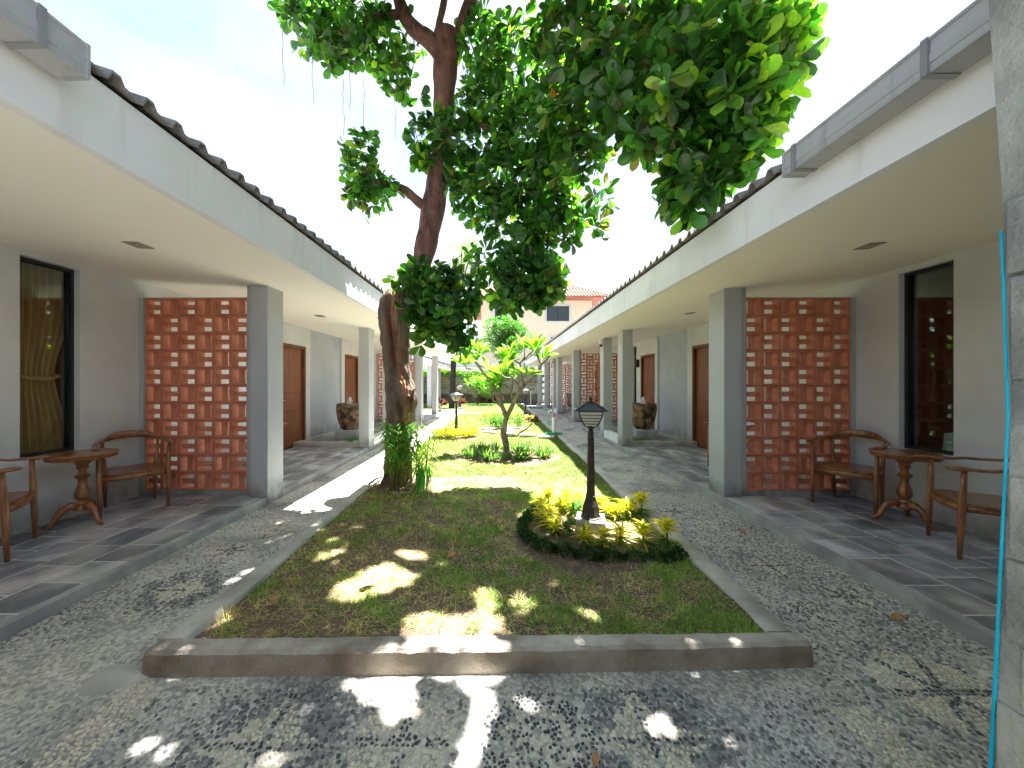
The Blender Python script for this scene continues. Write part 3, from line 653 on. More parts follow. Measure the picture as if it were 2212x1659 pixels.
# ------------------------------------------------------------------ planter basins with fountain pots
def planter(s, ya, yb, label, rz=0, loty=None):
    piv = (s*2.65, 4.2 if s > 0 else 2.2, 0)
    t = thing('planter_basin', label, 'planter', piv)
    g = MB()
    g.box((s*2.66, ya+.30, 0), (s*2.80, yb, .25)); obj('low_wall', g, M['white'], t)
    g = MB(); g.bevbox((s*2.87, ya+.07, .02), (s*4.255, ya+.17, .17), .005); g.box((s*4.14, ya+.172, .02), (s*4.255, yb+.5, .168)); g.bevbox((s*2.81, yb+.5, .02), (s*4.255, yb+.6, .17), .005)
    obj('kerb_stone', g, M['concrete'], t)
    g = MB(); g.box((s*2.80, ya+.175, .081), (s*4.135, yb+.49, .10)); obj('basin_floor', g, M['wallblue'], t)
    g = MB(); yc = (ya+yb)/2+.35
    g.bevbox((s*3.24, yc-.25, .101), (s*3.74, yc+.25, .32), .012); obj('pedestal', g, M['column'], t)
    t.rotation_euler.z = rz; return t, yc
POT = None
def pot(s, yc, label, rz=0):
    global POT
    x = s*3.49
    if rz: x += .0175*(yc-2.2)
    if POT is None:
        t = thing('fountain_pot', label, 'pot', (0, 0, 0), 'big mottled fountain pots')
        pr = [(.15, 0), (.165, .0), (.205, .06), (.25, .17), (.285, .32), (.30, .45), (.298, .54), (.29, .575), (.297, .59), (.29, .60), (.265, .598), (.255, .56), (.26, .50), (.1, .49), (.0, .49)]
        obj('pot_body', MB().lathe(pr, (0, 0, 0), 40, caps=False), M['pot'], t, smooth=50)
        obj('water_surface', MB().lathe([(.0, .555), (.254, .555)], (0, 0, 0), 30, caps=False), M['water'], t)
        g = MB().lathe([(.035, .555), (.022, .60), (.02, .66), (.035, .70), (.03, .735), (.012, .75)], (0, 0, 0), 10)
        for k in range(9):
            a = k*.7; g.sweep([(0.02*math.cos(a), .02*math.sin(a), .70), (.05*math.cos(a), .05*math.sin(a), .68), (.06*math.cos(a), .06*math.sin(a), .60), (.065*math.cos(a), .065*math.sin(a), .555)], .006, 5)
        obj('water_jet', g, M['water'], t, smooth=True); POT = t
        t.location = (x, yc, .32); return t
    return dup(POT, (x, yc, .32), 0, label)
pR, yc = planter(1, 7.45, 8.75, 'white walled basin between the right columns with round pot pedestal'); pot(1, yc, 'mottled brown fountain pot beside the near right pair of planter columns')
pL, yc = planter(-1, 7.3, 8.75, 'white walled basin between the left columns behind the tree', RZL); pot(-1, yc, 'mottled brown fountain pot left of the big tree trunk', RZL)
pR2, yc = planter(1, 15.15, 16.2, 'distant white walled basin among the far right columns'); pot(1, yc, 'distant mottled fountain pot among the far right columns')
# lotus leaves at the foot of the pots
for s, lb in ((1, 'flat green lotus pads at the foot of the right pot'), (-1, 'flat green lotus pads at the foot of the left pot')):
    g = MB()
    for k in range(7):
        a = k*2.4; x = s*3.15+.16*math.cos(a)*(k/6); y = 7.85+.12*math.sin(a)*(k/6); r_ = .06+.03*(k % 3)/2
        g.lathe([(.0, .13+.01*k), (r_*.6, .127+.01*k), (r_, .14+.01*k)], (x, y, 0), 12, (.10, .22, .06), caps=False)
    tag(obj('lotus_pads', g, M['leafsoft'], loc=(s*3.15, 7.85, .1), colattr=True, smooth=True), lb, 'plant')

# ================================================================== FURNITURE
def make_chair():
    t = thing('armchair', '', 'chair', (0, 0, 0), 'curved wooden armchairs')
    # facing +X, width along Y
    fl = [(.21, .245, 0), (.215, .25, .22), (.21, .25, .42), (.205, .255, .66)]
    for sy in (1, -1):
        g = MB().sweep([(.225, sy*.245, 0), (.22, sy*.248, .2), (.215, sy*.25, .40), (.21, sy*.252, .52), (.205, sy*.255, .665)], [.0135, .018, .022, .019, .015], 10)
        obj('front_leg', g, M['wood'], t, smooth=True)
        g = MB().sweep([(-.235, sy*.19, 0), (-.215, sy*.195, .2), (-.20, sy*.20, .40), (-.215, sy*.21, .56), (-.235, sy*.215, .685)], [.0135, .018, .022, .018, .015], 10)
        obj('rear_leg', g, M['wood'], t, smooth=True)
    # seat: rounded plan
    out = []
    for k in range(28):
        a = 2*math.pi*k/28; c, s_ = math.cos(a), math.sin(a); e = .5
        out.append((.235*abs(c)**e*(1 if c > 0 else -1)-.0, (.25 if c > 0 else .225)*abs(s_)**e*(1 if s_ > 0 else -1)))
    g = MB(); n = len(out); v = [(x*.96, y*.96, .392) for x, y in out]+[(x, y, .40) for x, y in out]+[(x, y, .416) for x, y in out]+[(x*.93, y*.93, .419) for x, y in out]+[(x*.4, y*.4, .411) for x, y in out]
    f = [tuple(range(n-1, -1, -1)), tuple(range(4*n, 5*n))]+[(r_*n+i, r_*n+(i+1) % n, (r_+1)*n+(i+1) % n, (r_+1)*n+i) for r_ in range(4) for i in range(n)]
    g.add(v, f); obj('seat', g, M['wood'], t, smooth=45)
    g = MB(); pa = [(.205, .235, .375), (.235, .12, .372), (.243, 0, .370), (.235, -.12, .372), (.205, -.235, .375)]
    g.sweep(pa, .014, 8, flat=2.0, up=(0, 0, 1)); g.sweep([(-.19, .19, .375), (.205, .235, .375)], .012, 8, flat=2, up=(0, 0, 1)); g.sweep([(-.19, -.19, .375), (.205, -.235, .375)], .012, 8, flat=2, up=(0, 0, 1)); g.sweep([(-.20, .2, .375), (-.20, -.2, .375)], .012, 8, flat=2, up=(0, 0, 1))
    obj('seat_rail', g, M['wood'], t, smooth=True)
    # horseshoe arm + crest
    P = []; rr = []; ff = []
    for k in range(33):
        a = -1+2*k/32; th = a*math.pi*.5
        if abs(a) > .55: q = (abs(a)-.55)/.45; x = -.10+.40*q; y = math.copysign(.262+.012*math.sin(q*3), a)
        else: th = a/.55*math.pi/2; x = -.10-.185*math.cos(th); y = .262*math.sin(th)
        z = .69+.035*math.cos(min(1, abs(a)/.6)*math.pi/2)**2
        cr = math.exp(-(a/.26)**4)
        tip = math.exp(-((abs(a)-.96)/.09)**2)
        P.append((x, y, z+.028*cr-(.012 if abs(a) > .7 else 0))); rr.append(.021+.011*tip+(-.004*cr)); ff.append(.55+1.9*cr)
    rr[0] = rr[-1] = .014
    g = MB().sweep(P, rr, 10, flat=ff, up=(0, 0, 1)); obj('arm_rail', g, M['wood'], t, smooth=True)
    return t
ch = make_chair()
def place_chair(x, y, ang, label, first=[True], z=.081):
    if first[0]: first[0] = False; ch.location = (x, y, z); ch.rotation_euler.z = ang; ch['label'] = label; return ch
    return dup(ch, (x, y, z), ang, label)
place_chair(-3.83, 3.80, math.atan2(-.28, .33), 'brown wooden armchair against the left block screen, right of its table')
place_chair(-3.93, 2.71, R(37), 'brown wooden armchair cut off by the left edge of the photo')
place_chair(3.83, 3.87, math.atan2(-.50, -.85), 'brown wooden armchair in front of the right block screen')
place_chair(3.80, 2.77, math.atan2(.54, -.84), 'brown wooden armchair at far right beside the stone pillar')
place_chair(3.66, 5.50, math.atan2(-.2, -.9), 'wooden armchair before the first right door, mostly behind the column')
place_chair(-3.60, 5.42, math.atan2(-.2, .9), 'wooden armchair before the first left door, mostly behind the column')
def make_table():
    t = thing('side_table', '', 'table', (0, 0, 0), 'round pedestal side tables')
    pr = [(.215, .615), (.228, .622), (.232, .632), (.222, .64), (.236, .648), (.242, .658), (.236, .668), (.20, .670), (.0, .671)]
    obj('table_top', MB().lathe([(0, .612)]+pr, (0, 0, 0), 40, caps=False), M['wood'], t, smooth=40)
    pr = [(.02, .13), (.052, .135), (.055, .16), (.04, .185), (.052, .20), (.048, .215), (.028, .23), (.045, .245), (.055, .275), (.052, .31), (.038, .35), (.029, .39), (.030, .42), (.046, .435), (.054, .45), (.046, .465), (.028, .475), (.026, .50), (.034, .515), (.045, .53), (.035, .545), (.05, .57), (.075, .60), (.085, .613)]
    obj('pedestal', MB().lathe(pr, (0, 0, 0), 24), M['wood'], t, smooth=50)
    for k in range(3):
        a = k*2*math.pi/3+.35; c, s_ = math.cos(a), math.sin(a)
        pts_ = [(.02, .165), (.075, .185), (.125, .155), (.155, .10), (.175, .055), (.205, .026), (.235, .018)]
        g = MB().sweep([(r_*c, r_*s_, z) for r_, z in pts_], [.030, .030, .027, .023, .02, .02, .014], 8, flat=[1.3, 1.3, 1.2, 1.1, 1, .9, .8], up=(0, 0, 1)); obj('foot', g, M['wood'], t, smooth=True)
    return t
tb = make_table(); tb.location = (-3.85, 3.35, .081); tb.rotation_euler.z = R(-30); tb['label'] = 'round turned-pedestal table between the two left armchairs'
dup(tb, (3.86, 3.38, .081), R(15), 'round turned-pedestal table between the two right armchairs')
# tall teak stools / table further down both porches
def make_stool():
    t = thing('bar_stool', '', 'stool', (0, 0, 0), 'pale teak stools further down the porches')
    obj('seat', MB().lathe([(.0, .60), (.17, .60), (.18, .615), (.17, .63), (0, .632)], (0, 0, 0), 20, caps=False), M['wood2'], t, smooth=40)
    for k in range(4):
        a = k*math.pi/2+.4; c, s_ = math.cos(a), math.sin(a); obj('leg', MB().sweep([(.19*c, .19*s_, 0), (.10*c, .10*s_, .60)], .016, 6), M['wood2'], t, smooth=True)
    g = MB()
    for k in range(4):
        a = k*math.pi/2+.4; b = a+math.pi/2; g.sweep([(.145*math.cos(a), .145*math.sin(a), .3), (.145*math.cos(b), .145*math.sin(b), .3)], .011, 6)
    obj('stretcher', g, M['wood2'], t, smooth=True); return t
stl = make_stool(); stl.location = (3.15, 11.1, .081); stl['label'] = 'pale teak stool between the right columns beyond the pot'
dup(stl, (3.45, 11.5, .081), .5, 'second pale teak stool behind the first on the right porch', 1.1)
dup(stl, (-2.98, 10.2, .081), .2, 'pale teak stool left of the big tree trunk', 1.15)
dup(stl, (-3.0, 10.9, .081), .9, 'second pale teak stool partly behind the big tree trunk', 1.0)

# ================================================================== GARDEN LAMPS
def make_lamp():
    t = thing('garden_lamp', '', 'garden lamp', (0, 0, 0), 'black lantern garden lamps')
    g = MB().bevbox((-.125, -.125, -.10), (.125, .125, .0), .006); obj('plinth', g, M['concrete'], t)
    g = MB().lathe([(.10, .001), (.10, .012), (.088, .018), (.082, .05), (.072, .11), (.052, .165), (.046, .185), (.05, .192), (.05, .20), (.042, .206), (.042, .215)], (0, 0, 0), 8, rot=.39); obj('base', g, M['bronze'], t)
    pr = []; g = MB(); seg = 32; v = []
    for j, z in enumerate(np.linspace(.2, .735, 12)):
        for k in range(seg):
            r_ = (.036-.010*(z-.2)/.535)*(1+.07*math.cos(k*math.pi*2*8/seg)); a = 2*math.pi*k/seg; v.append((r_*math.cos(a), r_*math.sin(a), z))
    g.add(v, [(j*seg+k, j*seg+(k+1) % seg, (j+1)*seg+(k+1) % seg, (j+1)*seg+k) for j in range(11) for k in range(seg)]); obj('post', g, M['bronze'], t, smooth=True)
    g = MB().lathe([(.032, .725), (.032, .732), (.027, .735), (.027, .785), (.033, .79), (.018, .80), (.024, .82), (.045, .835), (.05, .85)], (0, 0, 0), 16); obj('collar', g, M['blackmetal'], t, smooth=40)
    # lantern cage: bottom half-width .045 at z .85, top .105 at z .965, flaring in a curve
    hw = lambda z: float(np.interp(z, [.835, .86, .90, .94, .985], [.042, .058, .080, .095, .104]))
    zs = [.845, .86, .88, .90, .92, .94, .96, .985]
    for sx in (1, -1):
        for sy in (1, -1):
            g = MB().sweep([(sx*hw(z), sy*hw(z), z) for z in zs], .0065, 4); obj('corner_rib', g, M['blackmetal'], t)
    g = MB()
    for z in (.868, .895, .923, .951, .982):
        h = hw(z)+.001
        for (a, b) in [((-h, -h), (h, -h)), ((h, -h), (h, h)), ((h, h), (-h, h)), ((-h, h), (-h, -h))]:
            g.sweep([(a[0], a[1], z), (b[0], b[1], z)], .0042, 4)
    obj('cage_bars', g, M['blackmetal'], t)
    for k in range(4):
        g = MB(); V = []
        for z in zs:
            h = hw(z)-.004
            a, b = [((-h, -h), (h, -h)), ((h, -h), (h, h)), ((h, h), (-h, h)), ((-h, h), (-h, -h))][k]
            V += [(*a, z), (*b, z)]
        g.add(V, [(2*i, 2*i+1, 2*i+3, 2*i+2) for i in range(len(zs)-1)]); obj('glass_panel', g, M['milk'], t, smooth=True)
    r_ = .145; a = .018; z0 = .990; z1 = 1.062
    g = MB(); g.box((-r_, -r_, z0), (r_, r_, z0+.006)); g.add([(-r_+.012, -r_+.012, z0+.007), (r_-.012, -r_+.012, z0+.007), (r_-.012, r_-.012, z0+.007), (-r_+.012, r_-.012, z0+.007), (-a, -a, z1), (a, -a, z1), (a, a, z1), (-a, a, z1)], [(0, 1, 5, 4), (1, 2, 6, 5), (2, 3, 7, 6), (3, 0, 4, 7), (4, 5, 6, 7)])
    for sx in (1, -1):
        for sy in (1, -1): g.sweep([(sx*(r_-.012), sy*(r_-.012), z0+.009), (sx*a, sy*a, z1+.002)], .005, 5)
    rf = obj('lamp_roof', g, M['lamproof'], t)
    g = MB().lathe([(.022, z1-.002), (.014, z1+.012), (.008, z1+.018), (.013, z1+.026), (.014, z1+.036), (.006, z1+.05), (.002, z1+.055)], (0, 0, 0), 12); obj('finial', g, M['blackmetal'], t, smooth=True)
    return t
lm = make_lamp(); lm.location = (.858, 3.21, .20); lm.rotation_euler.z = R(-14); lm['label'] = 'near black lantern lamp rising from the yellow croton bed'; lm.scale = (.98, .98, .965)
o = dup(lm, (-.93, 8.65, .15), R(40), 'lantern lamp with sunlit roof in the round yellow flower bed at left')
o = dup(lm, (1.2, 14.0, .15), R(10), 'lantern lamp beside the red plants near the right path')
o = dup(lm, (-1.63, 16.6, .28), R(40), 'distant lantern lamp on a plinth beside the dark palm trunk')

# ================================================================== WATER PIPE, HOSE, BOTTLE, SMALL THINGS
px_, py_ = 1.46, 8.9
t = thing('standpipe', 'white upright water pipe with tap beside the right kerb', 'tap', (px_, py_, .10))
obj('pipe', MB().lathe([(.042, .10), (.042, .545), (.03, .55)], (px_, py_, 0), 14), M['pvc'], t, smooth=40)
obj('valve', MB().lathe([(.016, .55), (.022, .57), (.022, .62), (.014, .64)], (px_+.004, py_, 0), 10), M['orange'], t, smooth=40)
obj('tap', MB().sweep([(px_, py_, .63), (px_, py_, .70), (px_-.02, py_, .715), (px_-.10, py_, .715), (px_-.115, py_, .70)], .009, 7), M['steel'], t, smooth=True)
g = MB(); pp = [(px_-.115, py_, .70), (px_-.14, py_-.01, .60), (px_-.14, py_-.02, .4), (px_-.10, py_-.05, .2), (px_-.05, py_-.12, .14)]
for k in range(60):
    a = -2+k*.33; r_ = .13+.04*math.sin(k*.17)+.02*(k % 19)/19; pp.append((px_+.0+r_*1.25*math.cos(a), py_-.02+r_*math.sin(a), .135+.012*(k//19)+.004*math.sin(k)))
pp += [(px_-.25, py_-.05, .13), (px_-.45, py_-.12, .13), (px_-.6, py_-.06, .13)]
tag(obj('garden_hose', g.sweep(pp, .009, 6), M['hose'], smooth=True, loc=(px_, py_, .13)), 'green garden hose coiled round the white pipe', 'hose')
# plastic bottle lying on the left kerb
bm_ = mat('clear_plastic', (.75, .8, .85), None, 4, .12, spec=.8); 
nb = bm_.node_tree; pb = [x for x in nb.nodes if x.type == 'BSDF_PRINCIPLED'][0]; pb.inputs['Transmission Weight'].default_value = .85; pb.inputs['IOR'].default_value = 1.33
g = MB().lathe([(.0, 0), (.03, .0), (.034, .01), (.034, .06), (.031, .065), (.034, .07), (.034, .13), (.03, .16), (.013, .19), (.013, .205), (0, .206)], (0, 0, 0), 16, caps=False)
t = thing('plastic_bottle', 'clear plastic bottle lying on the left kerb by the tree', 'bottle', (-1.50, 4.30, .175)); t.rotation_euler = (R(-80), 0, R(-20))
ORG[t.name] = (0, 0, 0); obj('bottle_body', g, bm_, t, smooth=True); obj('cap', MB().lathe([(.0155, .205), (.0155, .222), (0, .223)], (0, 0, 0), 12), M['pvc'], t)
# white bucket, pole stand, blue sheet at the far end
tag(obj('bucket', MB().lathe([(0, 0), (.11, 0), (.14, .28), (.13, .28), (.105, .02), (0, .02)], (0, 0, 0), 16, caps=False), M['pvc'], smooth=40), 'white bucket standing beyond the far left column', 'bucket').location = (-2.93, 18.6, .12)
t = thing('pole_stand', 'thin white pole with flat dark disc top near the end wall', 'stand', (2.05, 20.5, 0))
obj('pole', MB().sweep([(2.05, 20.5, 0), (2.05, 20.5, .98)], .025, 8), M['pvc'], t); obj('disc', MB().lathe([(0, .98), (.24, 1.0), (.25, 1.02), (0, 1.05)], (2.05, 20.5, 0), 18, caps=False), M['blackmetal'], t)
g = MB(); V = []
for j in range(8):
    for i in range(14): V.append((1.75+.07*i, 19.7+.12*j, .02+.05*abs(math.sin(i*1.3+j*.9))+.03*math.sin(i*.7)**2))
g.add(V, [(j*14+i, j*14+i+1, (j+1)*14+i+1, (j+1)*14+i) for j in range(7) for i in range(13)])
tag(obj('plastic_sheet', g, mat('blue_sheet', (.25, .5, .8), (.7, .8, .9), 6, .5), smooth=True, loc=(2.2, 20.1, 0)), 'crumpled pale blue plastic sheet on the far end of the path', 'sheet')
# dry leaves
for i, (x, y, z, lb) in enumerate([(2.37, 2.10, .008, 'curled brown leaf on the right path near the porch edge'), (2.29, 3.33, .012, 'tan leaf on the right path below the near column'), (.05, 4.05, .16, 'pale curled leaf in the middle of the lawn'), (-.94, 3.42, .16, 'white curled leaf on the shaded lawn'), (-.30, 2.55, .16, 'orange brown leaf beside the big sun patch'), (2.1, 5.6, .012, 'brown leaf on the right path beyond the white band'), (-.80, 2.28, .16, 'broad tan leaf lying in the big sun patch'), (-1.25, 2.03, .16, 'orange scrap of leaf at the left front of the lawn'), (.37, 1.31, .01, 'thin brown leaf on the pebbles at the bottom'), (.45, 4.9, .16, 'pale leaf on the sunlit lawn behind the lamp')]):
    g = MB(); l_ = .085 if i not in (6, 8) else (.11 if i == 6 else .05); V = []
    for j in range(6):
        tt = j/5; w_ = .028*math.sin(math.pi*min(.97, tt+.06))**.7*(l_/.095)
        V += [(tt*l_-l_/2, -w_, .018*math.sin(tt*3)+.012), (tt*l_-l_/2, 0, .018*math.sin(tt*3)), (tt*l_-l_/2, w_, .018*math.sin(tt*3)+.014)]
    g.add(V, [(3*j+k, 3*j+k+1, 3*j+k+4, 3*j+k+3) for j in range(5) for k in range(2)])
    o = obj('fallen_leaf', g, M['dry'], smooth=True); o.location = (x, y, z); o.rotation_euler.z = i*1.7; tag(o, lb, 'fallen leaf', 'fallen leaves')
# cement lump by the drain at the left kerb corner
g = MB(); V = []; n1 = 14
for j in range(7):
    for i in range(n1):
        a = 2*math.pi*i/n1; r_ = (1-j/6)*(.13+.02*math.sin(3*a+1)+.01*math.sin(7*a)); V.append((-1.80+r_*1.1*math.cos(a), 1.70+r_*.7*math.sin(a), .0+.045*math.sin(j/6*1.5)+.004*math.sin(i*2.3+j)))
g.add(V, [(j*n1+i, j*n1+(i+1) % n1, (j+1)*n1+(i+1) % n1, (j+1)*n1+i) for j in range(6) for i in range(n1)])
tag(obj('cement_lump', g, M['concrete'], smooth=True, loc=(-1.8, 1.7, 0)), 'pale lump of spilled cement beside the left corner of the kerb', 'cement')
# stone pillar at the right edge with a cyan strip on its edge
t = thing('stone_pillar', 'rough grey stone pillar cut off by the right edge of the photo', 'pillar', (1.4, .5, 0))
zz = np.array([-.02, .43, .85, 1.317, 1.74, 2.1, 2.38, 2.9]); ye = np.interp(zz, [.0, .43, 1.317, 1.74, 2.38, 2.9], [.925, .905, .875, .885, .916, .95])
zf = np.linspace(-.02, 2.9, 40); yf = np.interp(zf, zz, ye)
g = MB(); g.prism([(y, z) for y, z in zip(yf, zf)]+[(-.4, 2.9), (-.4, -.02)], 0, 1.26, 1.62); obj('pillar_core', g, M['stone'], t)
g = MB(); r_ = random.Random(3)
z = .02
while z < 2.85:
    h = r_.uniform(.16, .26); y = -.35
    while y < .8:
        l_ = r_.uniform(.25, .45); ya, yb = y+.004, min(y+l_, float(np.interp(z+h/2, zf, yf))-.004)-.004
        if yb-ya > .05: g.bevbox((1.25+r_.uniform(-.004, .002), ya, z+.004), (1.30, yb, min(z+h, 2.88)-.004), .004)
        y += l_
    z += h
obj('stone_facing', g, M['stone'], t)['kind'] = 'stuff'
zf2 = [q for q in zf if q < 1.78]; P = [(1.256, float(np.interp(q, zf, yf))+.003, q) for q in zf2]
g = MB().sweep(P, [.003+.0022*max(0, 1-q/1.2) for q in zf2], 6); obj('edge_strip', g, M['cyan'], t, smooth=True)['label'] = 'thin cyan strip along the pillar edge'

# ================================================================== END WALL, HOUSE BEHIND
t = thing('end_wall', 'grey concrete block wall closing the far end of the courtyard', 'wall', (0, 22.6, 0))
obj('wall_core', MB().box((-9, 22.62, 0), (3.0, 22.78, 2.08)), M['grout'], t)
g = MB(); r_ = random.Random(5)
for j in range(9):
    z = .42+j*.187; x = -9+(.2 if j % 2 else 0)
    while x < 2.9:
        v_ = r_.uniform(.65, 1.25); g.box((x+.006, 22.595+r_.uniform(-.006, .006), z+.006), (x+.39, 22.63, z+.181), (v_, v_, v_*.96)); x += .4
o = obj('wall_blocks', g, M['cmu'], t, colattr=True); o['kind'] = 'stuff'
obj('wall_plinth', MB().box((-9, 22.50, 0), (3.0, 22.64, .66)), M['darkwall'], t); obj('coping', MB().box((-9, 22.57, 2.10), (3, 22.82, 2.15)), M['grout'], t)
# cream house
hx0, hx1, hy0, hy1, hz = -1.3, 9.2, 34, 44, 9.25
t = thing('cream_house', 'cream three storey house with terracotta hip roof beyond the wall', 'house', (4, 34, 0))
g = MB(); wins = [(4.9, 7.05, 7.25, 8.7), (-.0, 1.2, 7.3, 8.7), (5.3, 6.2, 4.9, 5.75), (3.3, 4.0, 4.9, 5.75), (.4, 1.9, 4.3, 5.6)]
xs_ = sorted(wins); 
# front wall with openings, split in two storeys
def facade(zlo, zhi, ws):
    x = hx0
    for (a, b, c, d) in sorted(ws):
        g.box((x, hy0, zlo), (a, hy0+.25, zhi)); g.box((a, hy0, zlo), (b, hy0+.25, c)); g.box((a, hy0, d), (b, hy0+.25, zhi)); x = b
    g.box((x, hy0, zlo), (hx1, hy0+.25, zhi))
facade(6.4, hz, wins[:2]); facade(0, 6.4, wins[2:])
g.box((hx0, hy0+.25, 0), (hx0+.25, hy1, hz)); g.box((hx1-.25, hy0+.25, 0), (hx1, hy1, hz)); g.box((hx0, hy1, 0), (hx1, hy1+.2, hz)); obj('wall', g, M['cream'], t)
obj('interior_floor', MB().box((hx0+.3, hy0+.3, 6.2), (hx1-.3, hy1-.1, 6.4)).box((hx0+.3, hy0+.3, 9.1), (hx1-.3, hy1-.1, 9.2)).box((hx0+.3, 37, 0), (hx1-.3, 37.1, 9.1)), M['room'], t)
for (a, b, c, d) in wins:
    g = MB(); e = .16; g.box((a-e, hy0-.05, c-e), (b+e, hy0-.003, c)); g.box((a-e, hy0-.05, d), (b+e, hy0-.003, d+e)); g.box((a-e, hy0-.05, c), (a, hy0-.003, d)); g.box((b, hy0-.05, c), (b+e, hy0-.003, d))
    wd_ = obj('window', g, M['gutter'], t); obj('pane', MB().box((a, hy0+.10, c), (b, hy0+.12, d)), M['glass'], wd_)
    obj('mullion', MB().box(((a+b)/2-.03, hy0+.05, c), ((a+b)/2+.03, hy0+.10, d)), M['frame'], wd_)
ex0, ex1, ey0, ey1 = hx0-1.3, hx1+1.3, hy0-1.2, hy1+1; ry = (ey0+ey1)/2; rz_ = hz+3.6
g = MB(); obj('eave_board', MB().box((ex0, ey0, hz-.05), (ex1, ey1, hz+.12)), M['terraedge'], t)
A = [(ex0, ey0, hz+.13), (ex1, ey0, hz+.13), (ex1, ey1, hz+.13), (ex0, ey1, hz+.13), (ex0+6, ry, rz_), (ex1-6, ry, rz_)]
roofh = obj('roof', g.add(A, [(0, 1, 5, 4), (1, 2, 5), (2, 3, 4, 5), (3, 0, 4)]), M['terra'], t)
# rows of rounded roof tiles on the front slope
g = MB(); nr = 26
for i in range(44):
    xt = ex0+.3+i*(ex1-ex0-.6)/43
    tmax = min(1, (xt-ex0)/6, (ex1-xt)/6)
    if tmax < .08: continue
    m_ = max(2, int(nr*tmax)); P = []
    for j in range(m_+1):
        q_ = tmax*j/m_; P.append((xt, ey0+(ry-ey0)*q_, hz+.13+(rz_-hz-.13)*q_+.02))
        if j < m_: q2 = tmax*(j+.98)/m_; P.append((xt, ey0+(ry-ey0)*q2, hz+.13+(rz_-hz-.13)*q2+.07))
    g.sweep(P, .085, 5)
o = obj('roof_tiles', g, M['terra'], roofh); o['kind'] = 'stuff'
g = MB()
for (a, b) in ((0, 4), (1, 5), (4, 5)): g.sweep([A[a], A[b]], .16, 6)
obj('ridge_tiles', g, M['terraedge'], roofh)
# low grey roofed structure peeking over the end wall
t = thing('low_shed', 'low grey flat-roofed shed just beyond the end wall', 'shed', (3.5, 26, 0))
obj('wall', MB().box((-4, 26, 0), (7, 29, 2.6)), M['wall'], t); obj('roof', MB().box((-4.2, 25.7, 2.62), (7.2, 29.2, 2.85)), M['wallblue'], t)

# ================================================================== VEGETATION
def plant_mesh(name, V, Q, T, cols, m): return meshnp(name, V, Q, T, m, cols, False)
def join(parts):
    V = []; Q = []; T = []; Cc = []; n = 0
    for v, q_, t_, c in parts:
        V.append(v); Cc.append(c)
        if q_ is not None: Q.append(q_+n)
        if t_ is not None: T.append(t_+n)
        n += len(v)
    return np.concatenate(V), (np.concatenate(Q) if Q else None), (np.concatenate(T) if T else None), np.concatenate(Cc)
def strap_plant(n, ln, wd, el0, el1, droop, colors, stem=0, spread=.02, stack=.0):
    """tuft of strap leaves around origin; returns arrays"""
    az = rng.uniform(0, 2*np.pi, n); el = rng.uniform(el0, el1, n); L_ = ln*rng.uniform(.7, 1.15, n)
    zz_ = stem+rng.uniform(-stack, 0, n)
    P = np.stack([rng.normal(0, spread, n), rng.normal(0, spread, n), zz_], 1)
    ci = rng.integers(0, len(colors), n); col = np.array(colors)[ci]*rng.uniform(.75, 1.25, (n, 1))
    v, q_, c = straps(P, az, L_, wd*rng.uniform(.8, 1.2, n), el, droop*rng.uniform(.6, 1.3, n), np.clip(col, 0, 1)); return v, q_, None, c
YEL = [(.66, .50, .03), (.60, .42, .02), (.70, .58, .07), (.12, .24, .04), (.60, .48, .04)]
GRN = [(.05, .13, .025), (.07, .17, .035), (.045, .10, .03)]
cmesh = []
for k in range(5):
    up = strap_plant(80+5*k, .105, .0098, .25, 1.35, .35, YEL, stem=.20+.02*k, stack=.12, spread=.012)
    lo = strap_plant(30, .10, .014, -.1, .8, .5, GRN+[(.5, .42, .05)], stem=.11, stack=.06, spread=.012)
    g = MB().sweep([(0, 0, -.03), (.004, .002, .1), (0, 0, .21)], [.007, .006, .004], 5, (.12, .11, .05)); sv = np.concatenate(g.v); st_q = np.array([f for f in g.f if len(f) == 4])
    cmesh.append(meshnp('croton', *(lambda J: (J[0], J[1], J[2]))(join([up, lo, (sv, st_q, None, np.concatenate(g.c))])), M['leafsoft'], join([up, lo, (sv, st_q, None, np.concatenate(g.c))])[3]))
def D7(x, y, z=.09):
    X, Yp = ((1850+x/2.3284)*.57604, (1500+y/2.3284)*.57604); d = FPX*(EYE-z)/(Yp-827); return ((X-1069)/FPX*d, d)
cro = [(795, 1300, 0), (955, 1300, 0), (1110, 1275, 0), (1310, 1290, 0), (1512, 1300, 0), (545, 1195, 0), (480, 1135, 0), (430, 1060, 0), (410, 1000, 0), (480, 965, 0), (590, 985, 0), (700, 1010, 0), (640, 950, 0), (740, 965, 0), (935, 1000, 0), (1010, 1030, 0), (1080, 1040, 0), (1165, 1035, 0), (1215, 1030, 0), (1290, 1020, 0)]
lbl = ['first from the left in the front row', 'second from the left in the front row, tallest and brightest', 'middle of the front row', 'fourth from the left in the front row', 'last of the front row beside the right kerb', 'left of the front row inside the dark hedge', 'at the left bend of the hedge, lower', 'at the left bend of the hedge, upper', 'leftmost of the bed, behind the hedge end', 'back left of the lamp, second from the left', 'back left of the lamp, in the middle', 'just left of the lamp plinth', 'rearmost, left of the lamp', 'rearmost, close behind the lamp at left', 'close right of the lamp base', 'back row, second right of the lamp', 'back row, third right of the lamp', 'back row, fourth right of the lamp', 'back row, fifth right of the lamp', 'back row, beside the right kerb']
